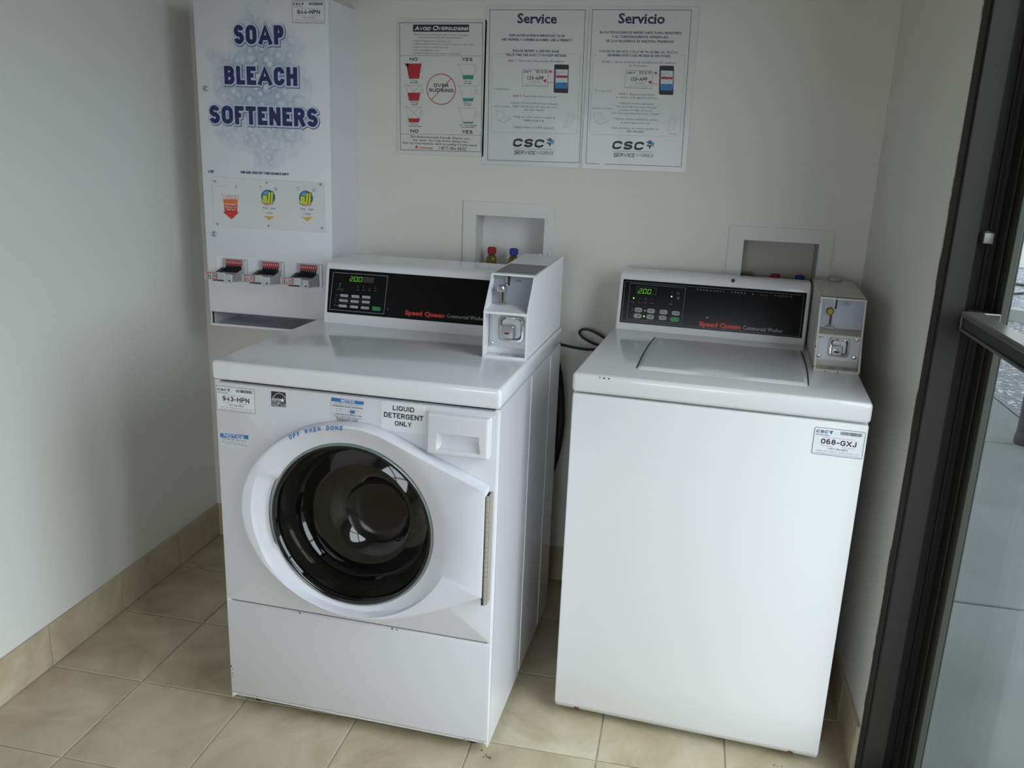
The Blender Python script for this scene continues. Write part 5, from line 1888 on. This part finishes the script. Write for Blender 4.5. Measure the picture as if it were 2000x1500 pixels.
# console
def console(parent, x0, x1, prof, yb, lean, px0, px1, s0, s1, key, z0, r):
    bm = B()
    prism_x(bm, prof, x0, x1, r, 3)
    link('console', bm, M['enamel'] if key == 'c1' else M['enamel_old'], parent, smooth=30)
    nn = math.hypot(lean, 0.17)
    us = Vector((0, lean/nn, 0.17/nn))
    nr = Vector((0, -0.17/nn, lean/nn))
    o = Vector((0, yb, z0))
    bm = B()
    pts = rrect(px0, px1, s0, s1, 0.002, 2)
    a = [bm.verts.new(o+Vector((u, 0, 0))+us*v+nr*0.0012) for u, v in pts]
    b = [bm.verts.new(o+Vector((u, 0, 0))+us*v-nr*0.0005) for u, v in pts]
    bm.faces.new(a)
    for i in range(len(a)):
        bm.faces.new((a[i], b[i], b[(i+1) % len(a)], a[(i+1) % len(a)]))
    bmesh.ops.recalc_face_normals(bm, faces=bm.faces[:])
    cp = link('control_panel', bm, M['black_panel'], parent)
    cp['label'] = 'glossy black control panel'
    items = PRINTS[key]
    Print(o+nr*0.0012, (1, 0, 0), us, nr, 0.00012).run([i for i in items if i[0] not in ('B', 'B2') and not (i[0] == 'T' and len(i) > 7 and i[7].get('lay') == 6) and not (i[0] == 'O' and i[-1] == 6)]).done('lettering', cp)
    # push buttons
    for it in items:
        if it[0] == 'B':
            u0, v0, u1, v1, hh, col = it[1], it[2], it[3], it[4], it[5], it[6]
            vc = (v0+v1)/2
            bx = (u0/1000, u1/1000, (vc-hh/2)/1000, (vc+hh/2)/1000)
        elif it[0] == 'B2':
            col = it[5]
            bx = tuple(q/1000 for q in it[1:5])
        else:
            continue
        rad = 0.0012 if key == 'c1' else min(bx[3]-bx[2], bx[1]-bx[0])*0.42
        pts = rrect(*bx, rad, 3)
        bm = B()
        loft(bm, [[o+Vector((u, 0, 0))+us*v+nr*0.0010 for u, v in pts], [o+Vector((u, 0, 0))+us*v+nr*0.0016 for u, v in pts],
                  [o+Vector((u+(0.0003 if u < (bx[0]+bx[1])/2 else -0.0003), 0, 0))+us*v+nr*0.0019 for u, v in pts]], False, True)
        bt = link('button', bm, PM[col], cp)
        if col == 'gbtn':
            bt['label'] = 'green start button'
    Print(o+nr*0.0012, (1, 0, 0), us, nr, 0.00014).run([i for i in items if (i[0] == 'T' and len(i) > 7 and i[7].get('lay') == 6) or (i[0] == 'O' and i[-1] == 6)]).done('button_lettering', cp)
    return cp


console(F, 0.034, 0.600, [(0.4975, 0.9185), (0.5, 0.9225), (0.5265, 1.0745), (0.531, 1.083), (0.540, 1.0895), (0.556, 1.0925), (0.60, 1.0935), (0.700, 1.093), (0.704, 1.088), (0.704, 0.9185)],
        0.5, 0.03, 0.044, 0.572, 0.0285, 0.1515, 'c1', 0.9205, 0.004)
cb = coin_box(F, 0.5675, 0.6785, [(0.2705, 0.9205), (0.2705, 1.0335), (0.336, 1.1175)], 0.706, 1.1275, False, 0.333, 0.316, 1.040, False)
bm = B()
for ya_, yb_ in ((0.352, 0.502),):
    z_ = lambda y: 1.1175+(y-0.336)/(0.706-0.336)*0.010
    prism_x(bm, [(ya_, z_(ya_)-0.0005), (ya_, z_(ya_)+0.0008), (yb_, z_(yb_)+0.0008), (yb_, z_(yb_)-0.0005)], 0.5725, 0.6735)
o = link('top_label', bm, M['toplabel'], cb)
o['label'] = 'dark grey printed instruction label'
bm = B()
lathe_z(bm, 0.612, 0.69, [(0.004, 1.126), (0.004, 1.130), (0.0025, 1.131)], 10)
lathe_z(bm, 0.640, 0.69, [(0.004, 1.126), (0.004, 1.130), (0.0025, 1.131)], 10)
link('rivet', bm, M['steel'], cb)

# ==================================================================== TOP-LOAD WASHER
W2W, W2D, W2H = 0.650, 0.655, 0.9195
T = thing('top_load_washer', 'white top-loading washer with plain front panel, right of the two washers', 'washing machine',
          (1.3737, -0.7220, 0.0), -0.0675)
for fx in (0.05, W2W-0.05):
    for fy in (0.06, W2D-0.06):
        bm = B()
        lathe_z(bm, fx, fy, [(0.020, 0.0), (0.020, 0.008), (0.010, 0.011), (0.010, 0.032)], 14)
        link('foot', bm, M['black'], T, smooth=True)
bm = B()
box(bm, 0.0, W2W, 0.016, W2D, 0.022, 0.871, 0.003, 2)
link('cabinet', bm, M['enamel_old'], T, smooth=True)
bm = B()
prism_x(bm, [(0.018, 0.8695), (0.005, 0.8695), (0.0015, 0.868), (0.0, 0.8645), (0.0, 0.040), (0.0025, 0.034), (0.014, 0.0195), (0.026, 0.0185), (0.026, 0.030), (0.018, 0.05)], 0.0, W2W, 0.004, 3)
fp2 = link('front_panel', bm, M['front_old'], T, smooth=30)
for sx_ in (0.057, 0.588):
    bm = B()
    slab_y(bm, [(sx_-0.006, 0.0185), (sx_+0.006, 0.0185), (sx_+0.006, 0.0245), (sx_+0.003, 0.0275), (sx_-0.006, 0.0275)], 0.006, 0.02)
    o = link('screw_notch', bm, M['rust'], fp2)
bm = B()
box(bm, -0.002, W2W+0.002, -0.003, W2D, 0.8735, W2H, 0.009, 4)
link('top', bm, M['enamel_old'], T, smooth=True)
bm = B()
for cx, cz, r_ in ((0.062, 0.9135, .0018), (0.072, 0.913, .0024), (0.083, 0.913, .0022)):
    slab_y(bm, [(cx+r_*math.cos(k*PI/3), cz+r_*.8*math.sin(k*PI/3)) for k in range(6)], -0.0033, -0.001)
for cx, cy in ((0.119, 0.062), (0.0, 0.03)):
    lathe_z(bm, cx, cy, [(0.0016, W2H-0.0006), (0.0013, W2H+0.0003)], 7)
link('paint_chip', bm, M['chip'], T)

# lid: slightly crowned panel with a grip dip in the front edge, dark slots along both sides
LX0, LX1, LY0, LY1 = 0.1365, 0.5205, 0.090, 0.484
bm = B()
nx, ny = 64, 44


def lid(u, v):
    x, y = LX0+u*(LX1-LX0), LY0+v*(LY1-LY0)
    bowd = 0.004*math.sin(PI*v)
    x += (u-0.5)*2*bowd
    h_ = 0.0056
    ex = min(u, 1-u)*(LX1-LX0)
    ey = v*(LY1-LY0)
    rr2 = 0.012
    if ey < rr2:
        h_ -= 0.0056*(1-math.sqrt(max(0, 1-((rr2-ey)/rr2)**2)))
    if ex < 0.004:
        h_ -= 0.003*(1-ex/0.004)
    if v > 0.93:
        h_ *= max(0.05, (1-v)/0.07)
    # grip
    g = math.exp(-((x-0.325)/0.060)**4)*math.exp(-(ey/0.030)**2)
    h_ -= 0.0045*g
    return (x, y+0.006*g, W2H+max(h_, 0.0002))


g_ = [[bm.verts.new(lid(i/nx, j/ny)) for i in range(nx+1)] for j in range(ny+1)]
for j in range(ny):
    for i in range(nx):
        bm.faces.new((g_[j][i], g_[j][i+1], g_[j+1][i+1], g_[j+1][i]))
rim = [g_[0][i] for i in range(nx+1)]+[g_[j][nx] for j in range(1, ny+1)]+[g_[ny][i] for i in range(nx-1, -1, -1)]+[g_[j][0] for j in range(ny-1, 0, -1)]
bk = [bm.verts.new((v.co.x, v.co.y, W2H-0.004)) for v in rim]
for i in range(len(rim)):
    bm.faces.new((rim[i], bk[i], bk[(i+1) % len(rim)], rim[(i+1) % len(rim)]))
ld = link('lid', bm, M['enamel_old'], T, smooth=50)
for sgn, xa in ((-1, 0.1325), (1, 0.5245)):
    bm = B()
    N = 16
    a = []
    for k in range(N+1):
        v = k/N
        y = 0.100+v*0.386
        x = xa+sgn*0.0045*math.sin(PI*v)
        wv = 0.0016*(1 if 0 < k < N else 0.6)
        a.append([(x-wv, y, W2H-0.002), (x-wv, y, W2H+0.0004), (x+wv, y, W2H+0.0004), (x+wv, y, W2H-0.002)])
    loft(bm, a, True, True)
    link('lid_slot', bm, M['chip'], ld)

console(T, 0.007, 0.5375, [(0.5575, 0.9175), (0.56, 0.9215), (0.5855, 1.0665), (0.590, 1.0765), (0.599, 1.0845), (0.615, 1.0885), (0.635, 1.0895), (0.650, 1.0885), (0.654, 1.083), (0.654, 0.9175)],
        0.56, 0.03, 0.0185, 0.5275, 0.0190, 0.1445, 'c2', 0.9195, 0.006)
bm = B()
lathe_y(bm, 0.3265, 1.0795, [(0.0025, 0.5895), (0.0048, 0.5885), (0.0052, 0.5935)], 14)
link('screw', bm, M['black'], T, smooth=True)
id_sticker(T, 0.5405, 0.6460, 0.7920, 0.8550, '068-GXJ')
cb = coin_box(T, 0.5435, 0.6500, [(0.2595, 0.9195), (0.300, 1.0035), (0.322, 1.0925)], 0.665, 1.0925, True, 0.345, 0.318, 1.010, True)
bm = B()
box(bm, 0.5428, 0.5436, 0.345, 0.372, 0.935, 1.085)
o = link('side_label', bm, M['sidelabel'], cb)
o['label'] = 'grey label strip'
bm = B()
lathe_z(bm, 0.600, 0.640, [(0.016, 1.092), (0.017, 1.096), (0.015, 1.101), (0.010, 1.103), (0.009, 1.1005), (0.003, 1.1005)], 20)
link('top_lock', bm, M['steel'], cb, smooth=True)
bm = B()
for (x_, y_, z_) in ((0.5437, 0.262, 0.93), (0.5437, 0.285, 0.975), (0.5437, 0.318, 1.08), (0.6498, 0.323, 1.089), (0.6498, 0.30, 1.0), (0.60, 0.2595, 0.921), (0.57, 0.2595, 0.9205), (0.648, 0.2595, 0.922), (0.582, 0.3225, 1.0925)):
    box(bm, x_-0.0012, x_+0.0012, y_-0.0012, y_+0.0012, z_-0.0016, z_+0.0016, 0.0005, 1)
link('paint_chip', bm, M['chip'], cb)

# ==================================================================== VENDING CABINET
VX0, VX1, VY, VZ0, VZ1 = 0.135, 0.5545, -0.200, 0.8350, 1.802
V = thing('detergent_vending_machine', 'tall white soap, bleach and softener vending cabinet hung on the back wall by the corner', 'vending machine', (VX0, 0, 0.88))
VW = VX1-VX0
bm = B()
box(bm, 0, 0.0025, VY+0.012, -0.0005, VZ0-0.88, VZ1-0.88)
box(bm, VW-0.0025, VW, VY+0.012, -0.0005, VZ0-0.88, VZ1-0.88)
box(bm, 0.0025, VW-0.0025, VY+0.012, -0.0005, VZ1-0.8825, VZ1-0.88)
box(bm, 0.0025, VW-0.0025, -0.003, -0.0005, VZ0-0.88, VZ1-0.8825)
box(bm, 0.0025, VW-0.0025, VY+0.05, -0.003, 0.0, 0.003)
link('cabinet', bm, M['cabinet'], V)
bm = B()
box(bm, 0.0, VW, VY, VY+0.012, 0.0, VZ1-0.88, 0.0022, 2)
fpn = link('front_panel', bm, M['bubbles'], V, smooth=True)
Print((0, VY, 0), lift=0.00025).run(PRINTS['disp']).done('lettering', fpn)
# collection tray below the door
bm = B()
prism_x(bm, [(VY+0.002, VZ0-0.88), (VY+0.002, VZ0-0.873), (VY+0.004, VZ0-0.873), (VY+0.010, VZ0-0.877), (-0.004, VZ0-0.877), (-0.004, VZ0-0.88)], 0.0, VW, 0.0006, 1)
box(bm, 0.0, 0.0025, VY+0.004, VY+0.02, VZ0-0.88, -0.001)
box(bm, VW-0.0025, VW, VY+0.004, VY+0.02, VZ0-0.88, -0.001)
link('tray', bm, M['cabinet'], V)
# product card behind acrylic
cx0, cx1, cz0_, cz1_ = 0.0325, 0.4005, 0.270, 0.4175
bm = B()
slab_y(bm, rrect(cx0, cx1, cz0_, cz1_, 0.002, 2), VY-0.0022, VY+0.0005, 0.0004, 1)
pc = link('product_card', bm, M['acrylic'], V)
Print((0, VY-0.0022, 0), lift=0.00018).run(PRINTS['card']).done('lettering', pc)
for sx_, sz_ in ((0.0433, 0.4051), (0.2142, 0.4082), (0.3873, 0.4114), (0.0445, 0.2772), (0.2158, 0.2803), (0.3894, 0.2837)):
    bm = B()
    lathe_y(bm, sx_, sz_, [(0.0022, VY-0.0048), (0.0036, VY-0.0040), (0.0042, VY-0.0022)], 12)
    box(bm, sx_-0.0026, sx_+0.0026, VY-0.0050, VY-0.0046, sz_-0.0004, sz_+0.0004, mi=1)
    link('screw', bm, [M['steel'], M['chip']], pc, smooth=True)
for sx_, sz_ in ((0.0256, 0.6727), (0.0287, 0.245)):
    bm = B()
    lathe_y(bm, sx_, sz_, [(0.0045, VY-0.0035), (0.0068, VY-0.0040), (0.0082, VY-0.0028), (0.0088, VY)], 20)
    lathe_y(bm, sx_, sz_, [(0.0040, VY-0.0046), (0.0042, VY-0.0034)], 14, mi=0)
    box(bm, sx_-0.0006, sx_+0.0006, VY-0.0049, VY-0.0044, sz_-0.0028, sz_+0.0028, mi=1)
    link('lock', bm, [M['steel'], M['chip']], V, smooth=True)
id_sticker(V, 0.3093, 0.4102, 0.8560, 0.9160, '944-HPN', VY)
# plate behind the coin slides
bm = B()
slab_y(bm, rrect(0.0315, 0.3880, 0.0830, 0.1810, 0.006, 3), VY-0.0012, VY+0.0004, 0.0006, 1)
link('slide_plate', bm, M['cabinet'], V)
for k, sx_ in enumerate((0.0560, 0.1790, 0.3040)):
    bm = B()
    pw = 0.083
    zb_, zt_ = 0.103, 0.1735
    yp = VY-0.0012
    # mounting plate with rounded edge
    slab_y(bm, rrect(sx_, sx_+pw, zb_, zt_, 0.004, 3), yp-0.006, yp, 0.002, 2)
    # slide channel running forward, right cheek, floor
    box(bm, sx_+0.010, sx_+0.012, yp-0.085, yp-0.006, 0.112, 0.131)
    prism_x(bm, [(yp-0.085, 0.1135), (yp-0.085, 0.128), (yp-0.006, 0.147), (yp-0.006, 0.106)], sx_+0.0725, sx_+0.0745)
    box(bm, sx_+0.010, sx_+0.0735, yp-0.088, yp-0.006, 0.1125, 0.1150)
    prism_x(bm, [(yp-0.086, 0.1245), (yp-0.086, 0.1265), (yp-0.028, 0.1345), (yp-0.028, 0.1325)], sx_+0.010, sx_+0.0735)
    # handle plate across the front end
    slab_y(bm, rrect(sx_-0.012, sx_+0.0560, 0.1190, 0.1415, 0.004, 3), yp-0.091, yp-0.087, 0.0008, 1)
    slab_y(bm, rrect(sx_+0.048, sx_+0.0770, 0.1110, 0.1370, 0.004, 3), yp-0.0875, yp-0.080, 0.0008, 1)
    sl = link('coin_slide', bm, M['zinc'], V, smooth=30)
    sl['label'] = 'chromed push-in coin slide'
    # red slot sign with eight pale slots, dark coin fingers under it
    bm = B()
    slab_y(bm, rrect(sx_+0.012, sx_+0.0680, 0.1535, 0.1700, 0.002, 2), yp-0.0068, yp-0.0055)
    for q in range(8):
        cx = sx_+0.0165+q*0.0067
        slab_y(bm, [(cx+0.0020*math.cos(t*PI/4), 0.1622+0.0052*math.sin(t*PI/4)) for t in range(8)], yp-0.0074, yp-0.0060, mi=1)
    link('slot_sign', bm, [PM['red'], PM['pink']], sl)
    bm = B()
    for q in range(8):
        cx = sx_+0.0165+q*0.0067
        prism_x(bm, [(yp-0.006, 0.1535), (yp-0.030, 0.1350), (yp-0.034, 0.1325), (yp-0.027, 0.1325), (yp-0.006, 0.1420)], cx-0.0017, cx+0.0017)
    prism_x(bm, [(yp-0.006, 0.1440), (yp-0.052, 0.1340), (yp-0.052, 0.1310), (yp-0.006, 0.1390)], sx_-0.002, sx_+0.0125)
    link('coin_fingers', bm, M['black'], sl)
    bm = B()
    slab_y(bm, rrect(sx_-0.0045, sx_+0.0285+0.002, 0.1215, 0.1395, 0.002, 2), yp-0.0920, yp-0.0905)
    tg = link('price_tag', bm, PM['red'], sl)
    p = Print((sx_, yp-0.0920, 0), lift=0.0002)
    p.poly([(a*1000, b*1000) for a, b in rrect(-0.0022, 0.0282, 0.1238, 0.1372, 0.0015, 2)], 'sticker', 1)
    p.text('$2.00', -1.0, 27.0, 126.0, 135.2, 'ink', b=.02)
    p.done('price_lettering', sl)
    bm = B()
    for q in range(7):
        pass
    lathe_y(bm, sx_+0.068, 0.118, [(0.0026, yp-0.0885), (0.0026, yp-0.087)], 10)
    link('key_hole', bm, M['chip'], sl)

# ==================================================================== WALL SIGNS
def sign(name, label, x0, z0, pts, key, m, sz=1):
    s_ = thing(name, label, 'sign', (x0, 0, z0))
    bm = B()
    slab_y(bm, pts, -0.0022, -0.0004, 0.0006, 1)
    sh_ = link('sheet', bm, M[m], s_)
    Print((0, -0.0022, 0)).run(PRINTS[key]).done('lettering', s_)
    return s_


sign('instruction_sign', 'white sign headed Avoid Oversudsing with red and green measuring cups', 0.70, 1.39,
     rrect(-0.011, 0.268, -0.004, 0.390, 0.008, 4), 'sud', 'paper')
sign('service_sign', 'white sign headed Service with a navy border, between the two other signs', 0.965, 1.37,
     rrect(-0.003, 0.3015, -0.004, 0.4480, 0.008, 4), 'srv', 'paper2')
sign('service_sign', 'white Spanish sign headed Servicio, rightmost on the back wall', 1.27, 1.37,
     rrect(0.0, 0.3095, -0.004, 0.4485, 0.008, 4), 'sro', 'paper2')

# ==================================================================== WASHER OUTLET BOXES
for i, (d, lb) in enumerate(zip(OB, ('white recessed water outlet box in the wall above the front-loading washer', 'stained white recessed water outlet box above the top-loading washer'))):
    f0, f1, g0, g1 = d['f']
    o0, o1, p0, p1 = d['o']
    cx, cz = (o0+o1)/2, (p0+p1)/2
    O = thing('outlet_box', lb, 'outlet box', (cx, 0, cz))
    bm = B()
    t = 0.006
    for a, b, c, e in ((f0, o0, g0, g1), (o1, f1, g0, g1), (o0, o1, p1, g1), (o0, o1, g0, p0)):
        box(bm, a-cx, b-cx, -t, 0.0, c-cz, e-cz)
    link('face_frame', bm, M['boxplastic'], O)
    bm = B()
    w_ = 0.0015
    e_ = 0.0004
    dp = 0.085
    box(bm, o0-cx+e_, o0-cx+w_, -0.002, dp, p0-cz+e_, p1-cz-e_)
    box(bm, o1-cx-w_, o1-cx-e_, -0.002, dp, p0-cz+e_, p1-cz-e_)
    box(bm, o0-cx+e_, o1-cx-e_, -0.002, dp, p1-cz-w_, p1-cz-e_)
    box(bm, o0-cx+e_, o1-cx-e_, -0.002, dp, p0-cz+e_, p0-cz+w_)
    box(bm, o0-cx+e_, o1-cx-e_, dp-w_, dp, p0-cz+e_, p1-cz-e_)
    link('recess', bm, M['boxplastic'] if i == 0 else M['stained'], O)
    vz = (1.1118, 1.0838)[i]
    for (vx, hm, lab) in (((0.9965, 1.8700)[i], 'red_handle', 'red-handled brass valve'), ((1.0675, 1.9395)[i], 'blue_handle', 'blue-handled brass valve')):
        bm = B()
        X_, Y_, Z_ = vx-cx, 0.030, vz-cz
        base = p0-cz+w_
        prof = [(0.012, base), (0.012, base+0.012), (0.008, base+0.014), (0.008, Z_-0.062), (0.013, Z_-0.060), (0.0165, Z_-0.050), (0.0165, Z_-0.036), (0.012, Z_-0.026), (0.007, Z_-0.022), (0.006, Z_-0.018)]
        prof = [prof[0]]+[q for q in prof[1:] if q[1] > base]
        lathe_z(bm, X_, Y_, prof, 16)
        lathe_y(bm, X_, Z_-0.043, [(0.011, Y_-0.034), (0.0125, Y_-0.031), (0.0125, Y_-0.020), (0.009, Y_-0.016), (0.009, Y_)], 14, c1=True)
        vv = link('valve', bm, M['brass'], O, smooth=True)
        vv['label'] = lab
        bm = B()
        lathe_z(bm, X_, Y_, [(0.009, Z_-0.024), (0.0125, Z_-0.020), (0.0125, Z_-0.003), (0.0105, Z_), (0.0105, Z_-0.004)], 10)
        for k in range(5):
            a = 2*PI*k/5
            lathe_z(bm, X_+0.0118*math.cos(a), Y_+0.0118*math.sin(a), [(0.0028, Z_-0.019), (0.0028, Z_-0.0015)], 6)
        link('handle', bm, M[hm], vv, smooth=True)

# ==================================================================== CORD AND HOSE
bm = B()
tube(bm, [(1.185, -0.050, 0.842), (1.2478, -0.06, 0.8345), (1.287, -0.06, 0.8285), (1.335, -0.06, 0.8255), (1.38, -0.055, 0.832), (1.43, -0.05, 0.852),
          (1.45, -0.045, 0.872)], 0.0045, 8)
tag(link('power_cord', bm, M['black'], smooth=True), 'straight black power cord running level between the washers against the back wall', 'cord')
bm = B()
tube(bm, [(1.43, -0.030, 0.822), (1.385, -0.035, 0.832), (1.345, -0.04, 0.842), (1.312, -0.04, 0.858), (1.3005, -0.04, 0.873), (1.309, -0.04, 0.883), (1.330, -0.038, 0.883), (1.358, -0.036, 0.872),
          (1.385, -0.034, 0.857), (1.425, -0.030, 0.842)], 0.0042, 8)
tag(link('power_cord', bm, M['black'], smooth=True), 'looped black power cord showing beside the rear of the top-loading washer', 'cord')
bm = B()
tube(bm, [(1.05, -0.09, 0.94), (1.16, -0.09, 0.90), (1.232, -0.095, 0.80), (1.2600, -0.10, 0.66), (1.2600, -0.10, 0.54), (1.238, -0.10, 0.42), (1.20, -0.10, 0.30), (1.15, -0.10, 0.22)], 0.0155, 12)
tag(link('drain_hose', bm, M['black'], smooth=True), 'thick black drain hose bulging out behind the front-loading washer', 'hose')
